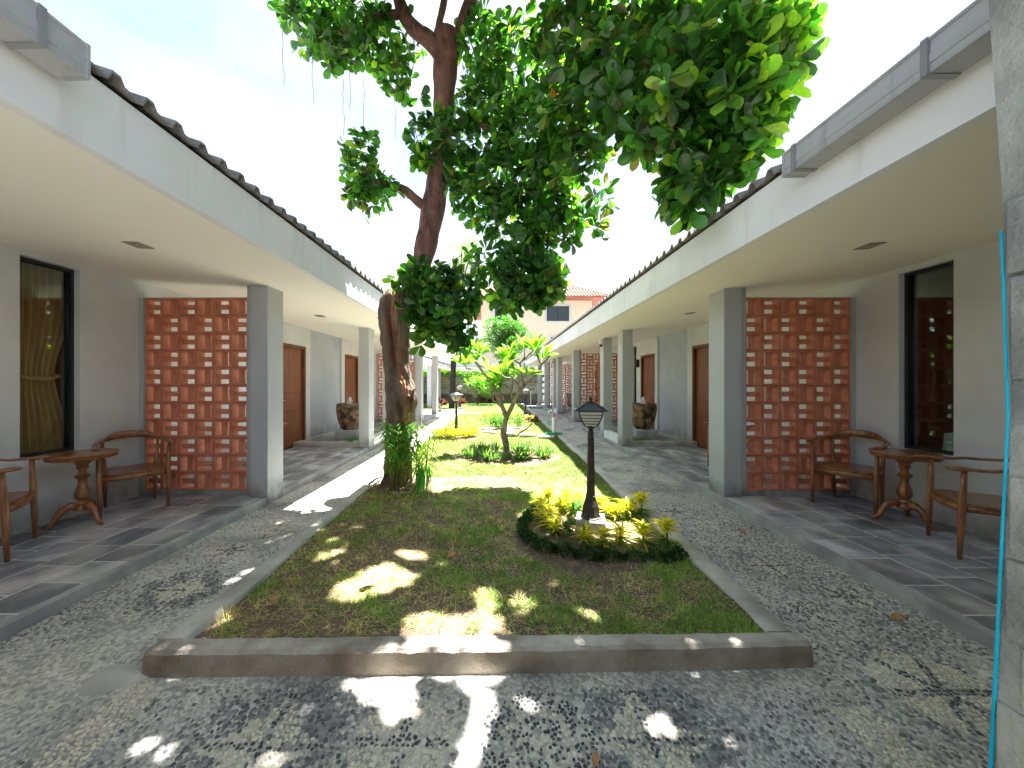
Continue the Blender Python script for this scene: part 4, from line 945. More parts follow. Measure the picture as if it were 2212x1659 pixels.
for i, (a, b, _) in enumerate(cro):
    x, y = D7(a, b); o = bpy.data.objects.new('croton', cmesh[i % 5]); C.objects.link(o); o.location = (x, y, .09); o.rotation_euler.z = i*1.3; k_ = random.uniform(1.12, 1.42); o.scale = (k_, k_, k_*random.uniform(.45, .60))
    tag(o, 'yellow leaved croton, '+lbl[i], 'plant', 'yellow crotons round the near lamp')
for i, (a, b, lb) in enumerate([(655, 1245, 'small all green shrub left of the front yellow crotons'), (730, 1060, 'small dark green shrub against the left of the lamp plinth')]):
    x, y = D7(a, b); J = join([strap_plant(50, .09, .02, .2, 1.3, .3, GRN, stem=.14, stack=.1, spread=.02)]); me = meshnp('green_shrub', J[0], J[1], J[2], M['leafsoft'], J[3]); o = bpy.data.objects.new('green_shrub', me); C.objects.link(o); o.location = (x, y, .12); tag(o, lb, 'shrub')
# dark low hedge curving round the bed
hp = np.array([(.47, 3.62), (.34, 3.42), (.245, 3.17), (.235, 2.94), (.36, 2.73), (.57, 2.61), (.80, 2.55), (1.03, 2.54), (1.25, 2.56), (1.37, 2.60)])
hp = hp*1.031; tt = np.concatenate([[0], np.cumsum(np.linalg.norm(np.diff(hp, axis=0), axis=1))]); n = 4200; s_ = rng.uniform(0, tt[-1], n)
hx = np.interp(s_, tt, hp[:, 0]); hy = np.interp(s_, tt, hp[:, 1]); a = rng.uniform(0, 2*np.pi, n); clump = .75+.25*np.sin(s_*38)+.1*np.sin(s_*91); rr_ = .058*np.sqrt(rng.uniform(.2, 1, n))*clump; el = rng.uniform(-.1, 1.5, n)
P = np.stack([hx+rr_*np.cos(a)*np.cos(el), hy+rr_*np.sin(a)*np.cos(el), .09+.105*clump*np.sin(np.abs(el))*rng.uniform(.6, 1, n)], 1)
D = np.stack([np.cos(a)*np.cos(el), np.sin(a)*np.cos(el), np.sin(el)+.3], 1)+rng.normal(0, .5, (n, 3)); N = rng.normal(0, 1, (n, 3))+np.array([0, 0, 1.2])
v, t_, c = leaves_np(P, D, N, rng.uniform(.018, .03, n), rng.uniform(.012, .018, n), vary((.035, .075, .035), n, .4))
o = bpy.data.objects.new('low_hedge', meshnp('low_hedge', v, None, t_, M['leaf'], c)); C.objects.link(o); tag(o, 'low dark clipped hedge curving round the yellow croton bed', 'hedge')
# bare earth mounds under the beds
def mound(name, cx, cy, rx, ry, h, z=.09, n1=40, n2=8, par=None):
    g = MB(); V = []
    for j in range(n2):
        f_ = 1-j/(n2-1)
        for i in range(n1):
            a = 2*math.pi*i/n1; k_ = 1+.06*math.sin(5*a+cx*7)+.04*math.sin(9*a); V.append((cx+rx*k_*f_*math.cos(a), cy+ry*k_*f_*math.sin(a), z+h*math.cos(f_*math.pi/2)**.7+.004*math.sin(i*3.3+j*2)-.015*(j == 0)))
    g.add(V, [(j*n1+i, j*n1+(i+1) % n1, (j+1)*n1+(i+1) % n1, (j+1)*n1+i) for j in range(n2-1) for i in range(n1)])
    return tag(obj(name, g, M['soil'], smooth=True), kind='structure')
mound('flower_bed_soil', .82, 3.05, .56, .52, .012); mound('flower_bed_soil', .2, 6.3, 1.0, .62, .03); mound('flower_bed_soil', -.93, 8.6, .62, .45, .03); mound('flower_bed_soil', .25, 10.4, .85, .7, .03)
mound('flower_bed_soil', -1.1, 4.72, .45, .32, .03); mound('flower_bed_soil', -.8, 20.8, 1.6, .6, .04); mound('flower_bed_soil', -2.1, 18.0, .6, .5, .03)
# clump plants as things
def put(name, J, m, loc, label, cat, group=None, scale=1, rz=0):
    me = J if isinstance(J, bpy.types.Mesh) else meshnp(name, J[0], J[1], J[2], m, J[3])
    o = bpy.data.objects.new(name, me); C.objects.link(o); o.location = loc; o.rotation_euler.z = rz; o.scale = (scale,)*3; tag(o, label, cat, group); return o
# spider lilies round the frangipani
LIL = [(.05, .12, .035), (.08, .16, .05), (.22, .25, .10), (.04, .09, .035)]
lil = [meshnp('lily_clump', *(lambda J: (J[0], J[1], J[2]))(strap_plant(60, .30, .016, .5, 1.4, .30, LIL, spread=.04)), M['leafsoft'], np.zeros((0, 4))) if False else None for k in range(1)]
lil = []
for k in range(4):
    J = strap_plant(60, .29, .016, .6, 1.4, .33, LIL, spread=.045); lil.append(meshnp('lily_clump', J[0], J[1], None, M['leafsoft'], J[3]))
ii = 0
for k in range(20):
    a = 2*math.pi*k/20; x = .2+.74*math.cos(a)*random.uniform(.75, 1.0); y = 6.3+.42*math.sin(a)*random.uniform(.6, 1.1)
    if abs(x-.23) < .12 and abs(y-6.4) < .12: continue
    put('lily_clump', lil[k % 4], None, (x, y, .13), 'strappy green and cream clump in the bed under the frangipani', 'plant', 'strappy clumps under the frangipani', random.uniform(.75, 1.1), k)
# yellow flower ring at the second lamp
YF = [(.52, .42, .02), (.46, .36, .02), (.44, .38, .04), (.16, .24, .04)]
yf_ = []
for k in range(3):
    J = strap_plant(90, .085, .016, .2, 1.4, .3, YF, stem=.10, stack=.09, spread=.045); yf_.append(meshnp('yellow_shrub', J[0], J[1], None, M['leafsoft'], J[3]))
for k in range(20):
    a = 2*math.pi*k/20; r_ = random.uniform(.5, 1); put('yellow_shrub', yf_[k % 3], None, (-.93+.55*r_*math.cos(a), 8.6+.38*r_*math.sin(a), .13), 'bright yellow low shrub in the round bed of the second lamp', 'shrub', 'yellow shrubs round the second lamp', random.uniform(1.1, 1.5), k)
# mixed bed beyond
for k in range(16):
    x = .25+random.uniform(-.62, .62); y = 10.3+random.uniform(-.35, .5)
    n = 110; P = np.stack([rng.normal(0, .07, n), rng.normal(0, .07, n), rng.uniform(.02, .32, n)], 1); D = np.stack([rng.normal(0, .7, n), rng.normal(0, .7, n), rng.uniform(0, 1, n)], 1)
    v, t_, c = leaves_np(P, D, rng.normal(0, .6, (n, 3))+np.array([0, 0, 1]), rng.uniform(.05, .09, n), rng.uniform(.02, .04, n), vary((.13, .24, .05) if k % 2 else (.08, .17, .04), n, .4))
    put('leafy_shrub', (v, None, t_, c), M['leafsoft'], (x, y, .13), 'green leafy shrub in the bed behind the frangipani', 'shrub', 'green shrubs behind the frangipani', 1)
RED = [(.30, .02, .04), (.40, .12, .13), (.18, .02, .03), (.16, .2, .05), (.22, .25, .12)]; BUR = [(.06, .012, .018), (.10, .02, .03), (.03, .02, .015)]; VAR = [(.42, .40, .16), (.16, .25, .06), (.5, .26, .14)]
def mk(nm, cols_, n=46, ln=.22, wd=.04, st=.12):
    J = strap_plant(n, ln, wd, .2, 1.3, .35, cols_, stem=st, stack=.08, spread=.03); return meshnp(nm, J[0], J[1], None, M['leafsoft'], J[3])
rm = mk('red_cordyline', RED); bu = mk('burgundy_cordyline', BUR, 60, .34, .05, .25); va = mk('variegated_shrub', VAR, 60, .16, .035, .15)
for k in range(7): put('red_cordyline', rm, None, (.80+.10*k+random.uniform(-.05, .05), 12.0+random.uniform(-.3, .5), .08), 'red leaved plant beside the right kerb beyond the hose', 'plant', 'red leaved plants by the right kerb', random.uniform(.8, 1.15), k)
for k in range(9): put('variegated_shrub', va, None, (-.35+.14*k, 12.7+random.uniform(-.4, .8), .12), 'pale variegated shrub in the middle bed', 'shrub', 'variegated shrubs in the middle bed', random.uniform(.9, 1.3), k)
for k, (x, y) in enumerate([(-2.5, 18.0), (-1.75, 17.9), (-1.62, 18.3), (-2.75, 18.4), (-.7, 20.6), (-.3, 20.8), (.0, 21.0), (-1.0, 21.2), (.35, 21.1)]):
    put('burgundy_cordyline', bu, None, (x, y, .12), 'dark burgundy plant '+(['left of the dark palm trunk foot', 'right of the dark palm trunk foot', 'behind and right of the dark palm trunk', 'behind and left of the dark palm trunk'][k] if k < 4 else 'in front of the end wall'), 'plant', 'burgundy plants at the palm' if k < 4 else 'burgundy plants at the end wall', random.uniform(.9, 1.35), k)

def order_labels(group, what, ycut=None):
    objs = [o for o in bpy.data.objects if o.get('group') == group]
    if ycut is None: ycut = sorted(o.location.y for o in objs)[len(objs)//2]
    for half, nm in ((lambda o: o.location.y < ycut, 'front'), (lambda o: o.location.y >= ycut, 'back')):
        hs = sorted([o for o in objs if half(o)], key=lambda o: o.location.x/o.location.y); n_ = len(hs)
        W_ = ['first', 'second', 'third', 'fourth', 'fifth', 'sixth', 'seventh', 'eighth', 'ninth', 'tenth']
        for i, o in enumerate(hs):
            o['label'] = what+', '+(W_[i]+' from the left' if i <= n_//2 and i < 10 else W_[min(9, n_-1-i)]+' from the right')+' in the '+nm+' row'
order_labels('strappy clumps under the frangipani', 'strappy green clump under the frangipani')
order_labels('green shrubs behind the frangipani', 'leafy green shrub behind the frangipani')
order_labels('yellow shrubs round the second lamp', 'bright yellow low shrub round the second lamp')
order_labels('red leaved plants by the right kerb', 'red leaved plant by the right kerb')
order_labels('variegated shrubs in the middle bed', 'pale variegated shrub in the middle bed')
order_labels('burgundy plants at the end wall', 'burgundy plant before the end wall')
# ---------------- bamboo-like clump round the big tree's foot
t = thing('bamboo_clump', 'leafy bamboo-like clump at the foot of the big tree', 'plant', (-1.05, 4.5, .12))
r_ = random.Random(9); LP = []; LD = []; LC = []
for k in range(34):
    bx = r_.uniform(-1.33, -.80); by = 4.42+r_.uniform(-.12, .22) if bx > -1.3 else 4.5; h = r_.uniform(.55, .95)*(1.0 if bx > -1.2 else .9); lx, ly = r_.uniform(-.12, .16), r_.uniform(-.12, .05)
    P = [(bx, by, .10), (bx+lx*.25, by+ly*.25, .12+h*.4), (bx+lx*.7, by+ly*.7, .12+h*.8), (bx+lx*1.2, by+ly*1.2, .12+h)]
    obj('stalk', MB().sweep(P, [.006, .005, .004, .002], 5, (.42, .40, .12)), mat('stalk', (.25, .26, .07), (.42, .38, .12), 5, .6) if k == 0 else bpy.data.materials['stalk'], t, smooth=True)
    for q_ in range(22):
        f_ = r_.uniform(.25, 1.0); i = min(2, int(f_*3)); p = np.array(P[i])*(1-(f_*3-i))+np.array(P[i+1])*(f_*3-i) if f_ < 1 else np.array(P[3]); LP.append(p); a = r_.uniform(0, 6.28); LD.append((math.cos(a), math.sin(a)*.9-.1, r_.uniform(-.35, .55)))
        LC.append((.07, .17, .03) if bx < -1.0 else ((.16, .27, .05) if r_.random() < .7 else (.40, .40, .08)))
for q_ in range(50):   # low right spray
    LP.append(np.array((-.86+r_.uniform(-.07, .07), 4.33+r_.uniform(-.04, .04), .32+r_.uniform(-.1, .12)))); a = r_.uniform(0, 6.28); LD.append((math.cos(a)*.6, math.sin(a)*.4-.2, -.7)); LC.append((.05, .26, .04))
n = len(LP); P = np.array(LP); D = np.array(LD); az = np.arctan2(D[:, 1], D[:, 0]); el = np.arctan2(D[:, 2], np.hypot(D[:, 0], D[:, 1]))
v, q_, c = straps(P, az, rng.uniform(.10, .19, n), rng.uniform(.013, .024, n), el, rng.uniform(.3, .8, n), np.clip(np.array(LC)*rng.uniform(.7, 1.4, (n, 1)), 0, 1))
o = bpy.data.objects.new('foliage', meshnp('bamboo_foliage', v, q_, None, M['leafsoft'], c)); C.objects.link(o); o.parent = t; o.location = (1.05, -4.5, -.12); o['kind'] = 'stuff'

# ---------------- frangipani
FY = 6.5
def C7(x, y, d=0): return W((1600+x/4.148)*.57604, (1250+y/4.148)*.57604, FY+d)
t = thing('frangipani_tree', 'small forked frangipani tree with bare grey limbs in the lawn centre', 'tree', (.232, FY, .12))
g = MB().sweep([(.245, 6.5, .05), (.235, 6.5, .16), C7(1195, 1560), C7(1215, 1420), C7(1240, 1300)], [.072, .06, .062, .046, .048], 12); g.sweep([C7(1195, 1540), C7(1160, 1500, -.03)], [.045, .02], 8)
trunk = obj('trunk', g, M['frbark'], t, smooth=True)
tips = []
def br(pts_, r0, r1, tip=True):
    n_ = len(pts_); P = [C7(*p) if len(p) == 3 else C7(p[0], p[1], 0) for p in pts_]
    g = MB().sweep(P, list(np.linspace(r0, r1, n_)), 9); obj('branch', g, M['frbark'], t, smooth=True)
    if tip: tips.append((np.array(P[-1]), unit(np.array(P[-1])-np.array(P[-2]))))
br([(1240, 1300), (1170, 1130, .03), (1110, 1000, .05), (1040, 840, .08), (960, 720, .1), (890, 620, .12), (800, 500, .14), (750, 430, .16)], .042, .022, True)
br([(750, 430, .16), (700, 400, .16), (700, 300, .15)], .02, .014); br([(760, 440, .16), (800, 380, .1), (830, 320, .08)], .02, .015)
br([(1250, 1290), (1320, 1150, -.05), (1390, 1000, -.08), (1470, 860, -.1), (1520, 800, -.1)], .044, .03, False)
br([(1510, 810, -.1), (1640, 720, -.15), (1720, 620, -.2), (1780, 490, -.2), (1740, 400, -.2), (1690, 260, -.2)], .024, .014)
br([(1775, 495, -.2), (1860, 420, -.22), (1920, 340, -.25)], .017, .014, False)
br([(1775, 495, -.2), (1790, 440, -.1), (1800, 400, -.05)], .014, .012)
br([(1510, 800, -.1), (1490, 700, 0), (1470, 580, .05), (1450, 470, .1), (1520, 380, .1), (1520, 240, .1)], .022, .013)
br([(1450, 470, .1), (1360, 420, .15), (1300, 340, .15)], .014, .012); br([(1500, 430, .1), (1590, 330, .1), (1660, 270, .1)], .012, .011)
br([(1440, 880, -.1), (1420, 800, -.15), (1350, 700, -.2), (1220, 690, -.22), (1160, 640, -.22)], .022, .013)
br([(1420, 800, -.12), (1460, 710, -.2), (1560, 660, -.25)], .014, .012)
br([(1370, 1030, 0), (1300, 900, .1), (1230, 800, .15), (1110, 795, .15)], .02, .012)
br([(1330, 1130, 0), (1320, 950, .15), (1330, 780, .2), (1380, 680, .2)], .018, .012)
br([(1180, 1150, .05), (1160, 1000, .2), (1130, 850, .25), (1150, 740, .3)], .026, .014); br([(1130, 860, .25), (1180, 760, .3), (1240, 600, .3), (1220, 420, .3)], .018, .012); br([(1240, 640, .3), (1290, 520, .25), (1290, 440, .2)], .013, .011)
br([(1050, 850, .08), (1000, 950, 0), (960, 930, 0)], .014, .011, False)
br([(810, 510, .14), (880, 520, .3), (960, 560, .3)], .013, .011); br([(690, 560, .1), (620, 545, 0), (600, 500, -.05)], .012, .01); br([(1160, 1150, .1), (1050, 1050, .2), (1000, 960, .2)], .014, .011)
br([(1190, 1600, -.05), (1410, 1600, -.25), (1460, 1540, -.28), (1560, 1480, -.3), (1640, 1400, -.32)], .015, .012, False)
LMESH = {}
def leaf_obj(parent, p, d, nrm, ln, wd, m, key, col, porg):
    if key not in LMESH:
        me = meshnp('leaf', LV2.copy(), None, LT2, m, np.tile((*col, 1), (len(LV2), 1)), True); LMESH[key] = me
    o = bpy.data.objects.new('leaf', LMESH[key]); C.objects.link(o); o.parent = parent
    d = unit(np.array(d)); X = unit(np.cross(d, nrm)); Z = np.cross(X, d)
    mt = Matrix(((X[0], d[0], Z[0], 0), (X[1], d[1], Z[1], 0), (X[2], d[2], Z[2], 0), (0, 0, 0, 1)))
    mt = mt @ Matrix.Diagonal((wd, ln, ln, 1)); mt.translation = Vector(np.array(p)-np.array(porg)); o.matrix_local = mt; return o
r_ = random.Random(21)
for (p, d) in tips:
    for k in range(15):
        a = k*2.4+r_.uniform(-.3, .3); el = r_.uniform(.05, .95)
        dd = np.array((math.cos(a)*math.cos(el), math.sin(a)*math.cos(el), math.sin(el)))*.9+d*.35
        ln = r_.uniform(.20, .34)
        leaf_obj(t, p+d*r_.uniform(-.03, .02)+unit(dd)*.02, dd, np.array((0, 0, 1))+np.array([r_.uniform(-.4, .4) for _ in range(3)]), ln, ln*.33, M['leafsoft'], 'fr%d' % (k % 3), [(.115, .22, .04), (.18, .28, .045), (.09, .18, .035)][k % 3], ORG[t.name])
g = MB()
pf = np.array(C7(690, 250, .15))
for k in range(7): a = k*.9; g.sweep([tuple(pf), tuple(pf+np.array((.03*math.cos(a), .02*math.sin(a), .03+.01*(k % 3))))], [.006, .014], 6)
obj('flower', g, M['flower'], t, smooth=True)

# ---------------- big tree
TY = 4.62
t = thing('big_tree', 'tall glossy-leaved tree with gnarled split trunk overhanging the courtyard', 'tree', (-1.2, TY, .12))
# gnarled lower trunk: ring-wise, carved by a long hollow
rows = [(1060, 856, 40), (1030, 857, 30), (985, 857, 25), (935, 857, 23), (905, 862, 26), (888, 865, 28), (865, 866, 31), (842, 866, 31), (820, 861, 27.5), (795, 858, 26.5), (765, 857, 27), (732, 855, 29), (700, 853, 32), (672, 853, 34.5), (655, 855, 34), (642, 854, 30), (632, 851, 22), (626, 848, 10)]
yy_ = np.array([r[0] for r in rows]); cc_ = np.array([r[1] for r in rows]); rr2 = np.array([r[2] for r in rows])
ny, ns = 220, 130; V = []; Cc = []
for j in range(ny):
    y = 1060+(626-1060)*j/(ny-1); c_ = np.interp(-y, -yy_, cc_); r0 = np.interp(-y, -yy_, rr2)*TY/FPX
    X0, _, Z0 = W(c_, y, TY)
    for k in range(ns):
        a = 2*math.pi*k/ns
        rr = r0*(1+.055*math.sin(3*a+Z0*2.3)+.035*math.sin(7*a-Z0*5)+.02*math.sin(13*a+Z0*11)+.02*math.sin(Z0*23+4*a))
        # the camera side is a=-pi/2 ; hollow runs from upper left to mid right
        ac = -math.pi/2-.25+(.35*(1.9-Z0) if Z0 < 2.3 else -.12)
        da = (a-ac+math.pi) % (2*math.pi)-math.pi
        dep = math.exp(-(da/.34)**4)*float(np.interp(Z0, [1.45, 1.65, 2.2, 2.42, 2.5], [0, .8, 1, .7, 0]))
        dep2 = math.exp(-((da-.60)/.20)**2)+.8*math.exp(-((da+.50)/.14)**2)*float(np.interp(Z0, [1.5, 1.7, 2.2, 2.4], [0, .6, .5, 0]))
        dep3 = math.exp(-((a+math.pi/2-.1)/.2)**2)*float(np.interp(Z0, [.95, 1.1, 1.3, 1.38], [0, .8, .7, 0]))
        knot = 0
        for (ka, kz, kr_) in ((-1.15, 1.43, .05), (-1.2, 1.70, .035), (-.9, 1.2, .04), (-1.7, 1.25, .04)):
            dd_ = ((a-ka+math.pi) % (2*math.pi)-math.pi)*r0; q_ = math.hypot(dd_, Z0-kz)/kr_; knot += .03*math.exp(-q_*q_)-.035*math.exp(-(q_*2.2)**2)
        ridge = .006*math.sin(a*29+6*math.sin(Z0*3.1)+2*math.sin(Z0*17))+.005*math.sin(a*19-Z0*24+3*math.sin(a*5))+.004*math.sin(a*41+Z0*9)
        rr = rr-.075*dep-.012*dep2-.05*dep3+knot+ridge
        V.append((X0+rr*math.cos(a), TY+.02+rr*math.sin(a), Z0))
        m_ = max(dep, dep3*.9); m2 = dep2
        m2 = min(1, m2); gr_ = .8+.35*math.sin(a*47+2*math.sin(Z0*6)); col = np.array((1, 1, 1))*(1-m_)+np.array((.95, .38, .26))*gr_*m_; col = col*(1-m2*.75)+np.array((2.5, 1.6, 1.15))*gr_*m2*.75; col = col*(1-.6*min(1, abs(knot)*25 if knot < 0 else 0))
        Cc.append(col)
F = [(j*ns+k, j*ns+(k+1) % ns, (j+1)*ns+(k+1) % ns, (j+1)*ns+k) for j in range(ny-1) for k in range(ns)]+[tuple(range((ny-1)*ns, ny*ns))]
g = MB(); g.add(V, F); g.c = [np.concatenate([np.array(Cc), np.ones((len(Cc), 1))], 1)]
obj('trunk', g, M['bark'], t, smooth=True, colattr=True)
def limb(pts_, name='limb', seg=14, sub=4, m='limb'):
    P = np.array([W(x, y, d) for x, y, d, r in pts_]); rad = np.array([r*d/FPX for x, y, d, r in pts_])
    # catmull-rom resample
    n_ = len(P); out = []; ro = []
    for i in range(n_-1):
        p0, p1, p2, p3 = P[max(i-1, 0)], P[i], P[i+1], P[min(i+2, n_-1)]
        for q_ in range(sub):
            u = q_/sub; out.append(.5*((2*p1)+(-p0+p2)*u+(2*p0-5*p1+4*p2-p3)*u*u+(-p0+3*p1-3*p2+p3)*u**3)); ro.append((rad[i]*(1-u)+rad[i+1]*u)*(1+.05*math.sin(7*i+q_*2.1)))
    out.append(P[-1]); ro.append(rad[-1])
    o = obj(name, MB().sweep([tuple(p) for p in out], ro, seg), M[m], t, smooth=True); return out
limb([(872, 690, 4.68, 18), (888, 640, 4.66, 19), (905, 590, 4.64, 20), (922, 521, 4.62, 23), (938, 437, 4.6, 25), (951, 354, 4.6, 22), (957, 271, 4.6, 20), (960, 187, 4.6, 24), (964, 110, 4.6, 28), (968, 80, 4.6, 31)], 'main_stem', 20)
limb([(975, 110, 4.6, 18), (988, 82, 4.62, 11), (994, 78, 4.62, 7)]); limb([(955, 120, 4.6, 18), (925, 85, 4.55, 17), (892, 60, 4.5, 15), (868, 20, 4.5, 14), (850, -60, 4.45, 12), (820, -200, 4.3, 9)])
limb([(866, 30, 4.5, 9), (845, 33, 4.5, 9), (793, 42, 4.45, 8), (757, 64, 4.4, 6), (700, 80, 4.4, 3)]); limb([(946, 90, 4.6, 9), (948, 55, 4.6, 7), (958, 10, 4.6, 7), (975, -80, 4.6, 6)])
limb([(985, 100, 4.6, 14), (1010, 20, 4.5, 13), (1060, -90, 4.3, 12), (1150, -120, 4.0, 12), (1234, 0, 3.8, 12), (1180, 55, 4.0, 10), (1160, 130, 4.1, 5)])
limb([(1080, -110, 4.2, 12), (1250, -180, 3.5, 12), (1420, -60, 3.2, 11), (1500, 90, 3.05, 9), (1560, 230, 3.0, 7), (1545, 380, 3.05, 3)])
limb([(1100, -110, 4.0, 12), (1150, -500, 3.0, 12), (1120, -1100, 2.0, 12)]); limb([(1150, -500, 3.0, 10), (1500, -900, 2.3, 9), (1900, -1500, 1.5, 8)]); limb([(1120, -900, 2.4, 10), (700, -1200, 2.2, 9), (200, -1500, 2.0, 8)])
limb([(930, 450, 4.6, 12), (909, 440, 4.55, 10), (876, 412, 4.5, 9), (850, 402, 4.5, 8), (809, 394, 4.48, 8), (772, 396, 4.45, 9), (749, 412, 4.42, 8)])
limb([(955, 290, 4.6, 8), (1010, 260, 4.6, 8), (1080, 300, 4.6, 6), (1120, 420, 4.6, 5), (1150, 560, 4.65, 3)]); limb([(900, 640, 4.6, 8), (940, 640, 4.5, 6), (1000, 700, 4.45, 4)])
limb([(1234, -10, 3.8, 6), (1300, 60, 3.9, 5), (1330, 130, 3.9, 4), (1340, 180, 3.8, 3)]); limb([(1300, 60, 3.9, 4), (1370, 30, 3.8, 3), (1470, 60, 3.6, 3)])
# hanging aerial roots
r_ = random.Random(4)
for (x, y0, y1, d) in [(612, 60, 195, 4.4), (676, 100, 230, 4.45), (756, 150, 240, 4.4), (742, 170, 300, 4.4), (785, 165, 290, 4.4), (855, 185, 300, 4.5), (1190, 220, 340, 4.3), (1235, 170, 300, 4.2), (1110, 190, 320, 4.5), (894, 20, 120, 4.4), (932, 90, 130, 4.45)]:
    P = [W(x+r_.uniform(-2.5, 2.5), y0+(y1-y0)*k/8, d) for k in range(9)]; obj('hanging_root', MB().sweep(P, [.0035]*8+[.0015], 4), M['frbark'], t)
# crown: clusters of leaves in blobs (bearing, elevation, distance, half-width px, half-height px, half-depth m, clusters)
blobs = [(640, 22, 4.5, 42, 30, .25, 30), (690, 80, 4.45, 48, 45, .25, 45), (745, 110, 4.4, 45, 40, .25, 40), (765, 45, 4.5, 80, 38, .3, 50), (812, 95, 4.5, 50, 70, .25, 45), (846, 150, 4.5, 35, 50, .2, 28), (885, 190, 4.6, 30, 35, .2, 12),
 (700, 15, 4.6, 60, 20, .3, 20), (870, 80, 4.7, 40, 60, .2, 16),
 (780, 318, 4.45, 30, 26, .15, 16), (775, 352, 4.45, 36, 28, .15, 18), (770, 405, 4.42, 30, 28, .15, 18), (812, 405, 4.45, 34, 24, .15, 16), (845, 415, 4.45, 22, 28, .12, 10), (800, 448, 4.45, 22, 16, .1, 6),
 (905, 290, 4.5, 28, 50, .15, 16), (950, 280, 4.4, 36, 32, .15, 16), (895, 335, 4.5, 22, 22, .12, 8), (940, 340, 4.4, 30, 30, .12, 12),
 (990, 350, 4.6, 45, 70, .25, 45), (1000, 250, 4.65, 45, 70, .25, 34), (1015, 430, 4.6, 40, 45, .25, 32),
 (1040, 90, 4.6, 50, 100, .35, 70), (1070, 240, 4.6, 60, 90, .35, 95), (1075, 380, 4.6, 60, 80, .35, 95), (1120, 470, 4.6, 75, 70, .35, 110), (1130, 570, 4.6, 75, 60, .32, 105), (1175, 600, 4.6, 45, 50, .3, 55), (1105, 640, 4.6, 50, 30, .25, 40), (1165, 650, 4.65, 22, 34, .15, 14),
 (1130, 130, 4.3, 80, 120, .4, 110), (1150, 280, 4.3, 70, 100, .4, 105), (1180, 420, 4.4, 70, 80, .35, 100), (1225, 480, 4.4, 45, 45, .25, 34), (1200, 340, 4.2, 60, 60, .3, 50),
 (1240, 90, 3.9, 90, 110, .4, 110), (1250, 230, 3.9, 70, 90, .35, 90), (1265, 330, 3.9, 40, 50, .25, 36), (1310, 425, 4.0, 28, 22, .12, 8), (1295, 480, 4.1, 26, 18, .1, 5),
 (1350, 70, 3.6, 90, 90, .35, 100), (1345, 200, 3.5, 80, 80, .35, 100), (1380, 285, 3.4, 55, 45, .25, 46), (1400, 330, 3.4, 30, 26, .15, 12),
 (1460, 60, 3.3, 100, 90, .35, 100), (1450, 190, 3.2, 90, 80, .35, 110), (1490, 300, 3.15, 75, 70, .3, 90), (1500, 390, 3.1, 62, 50, .25, 60), (1490, 440, 3.1, 40, 28, .15, 20),
 (1570, 70, 3.0, 100, 90, .3, 100), (1580, 190, 2.95, 90, 80, .3, 100), (1580, 300, 3.0, 60, 60, .25, 60), (1570, 370, 3.05, 36, 30, .15, 18), (1655, 70, 2.85, 65, 75, .25, 60), (1660, 170, 2.85, 55, 60, .25, 44), (1640, 255, 2.9, 40, 45, .2, 28), (1700, 40, 2.85, 40, 45, .2, 18), (1720, 95, 2.85, 25, 35, .12, 8),
 (900, 590, 4.5, 24, 34, .15, 14), (875, 610, 4.45, 26, 22, .12, 12), (935, 610, 4.4, 36, 36, .15, 26), (975, 590, 4.4, 34, 30, .18, 22), (960, 660, 4.35, 62, 36, .22, 60), (1000, 640, 4.4, 36, 40, .2, 30), (940, 700, 4.35, 50, 30, .2, 40), (985, 715, 4.4, 34, 26, .15, 22), (905, 660, 4.4, 30, 30, .12, 16), (1035, 560, 4.55, 26, 40, .15, 14), (990, 745, 4.4, 18, 12, .1, 5), (918, 735, 4.35, 16, 16, .1, 5)]
Pc = []; Rw = []
for (bx, by, bd, rx, ry, rd, nc) in blobs:
    nc = int(nc*(.50 if bd < 3.7 else (.66 if by < 480 else .76))); d = rng.normal(0, 1, (nc, 3)); d = unit(d)*rng.uniform(.15, 1, (nc, 1))**.45
    for q_ in range(nc):
        x, y, Y_ = bx+d[q_, 0]*rx, by+d[q_, 2]*ry, bd+d[q_, 1]*rd; Pc.append(W(x, y, Y_)); Rw.append((d[q_, 0], d[q_, 1], -d[q_, 2]))
# crown above and behind the camera (out of frame, casts the shade over the front of the court)
def overblob(x, y, z, rx, ry, rz_, nc):
    d = unit(rng.normal(0, 1, (nc, 3)))*rng.uniform(.2, 1, (nc, 1))**.45
    for q_ in range(nc):
        p = (x+d[q_, 0]*rx, y+d[q_, 1]*ry, z+d[q_, 2]*rz_)
        sxp = 1069+FPX*p[0]/max(p[1], .05); syp = 827-FPX*(p[2]-EYE)/max(p[1], .05)
        if p[1] > .2 and -60 < sxp < 2270 and syp > -45: continue
        Pc.append(p); Rw.append(tuple(d[q_]))
NVIS = len(Pc)
for a in [(-.8, 3.7, 6.5, .9, .9, .5, 150), (.5, 3.5, 6.2, 1, 1, .6, 170), (-1.6, 3.6, 6.2, .8, .7, .5, 120), (-.3, 2.6, 6, 1.1, .9, .6, 190), (.9, 2.4, 5.6, 1, .9, .6, 180), (1.8, 2.2, 5.2, .9, .9, .6, 150), (-1.4, 2.6, 5.8, .9, .9, .5, 150),
          (-.5, 1.6, 5.8, 1.1, .9, .6, 190), (.8, 1.4, 5.4, 1.1, .9, .6, 190), (2.0, 1.2, 5.2, 1, .9, .6, 150), (-1.8, 1.7, 5.6, .9, .9, .6, 150), (-2.4, 3.0, 6.4, .8, .8, .4, 80), (-1.9, 4.6, 6.9, .9, .6, .4, 60), (-.4, 4.9, 7.0, .9, .6, .4, 80), (1.2, 3.2, 5.6, .7, .6, .5, 90)]:
    overblob(*a[:6], int(a[6]*1.5))
Pc = np.array(Pc); Rw = np.array(Rw)
nl = 8; n = len(Pc)*nl
base = np.repeat(Pc, nl, 0); rad = np.repeat(Rw, nl, 0)
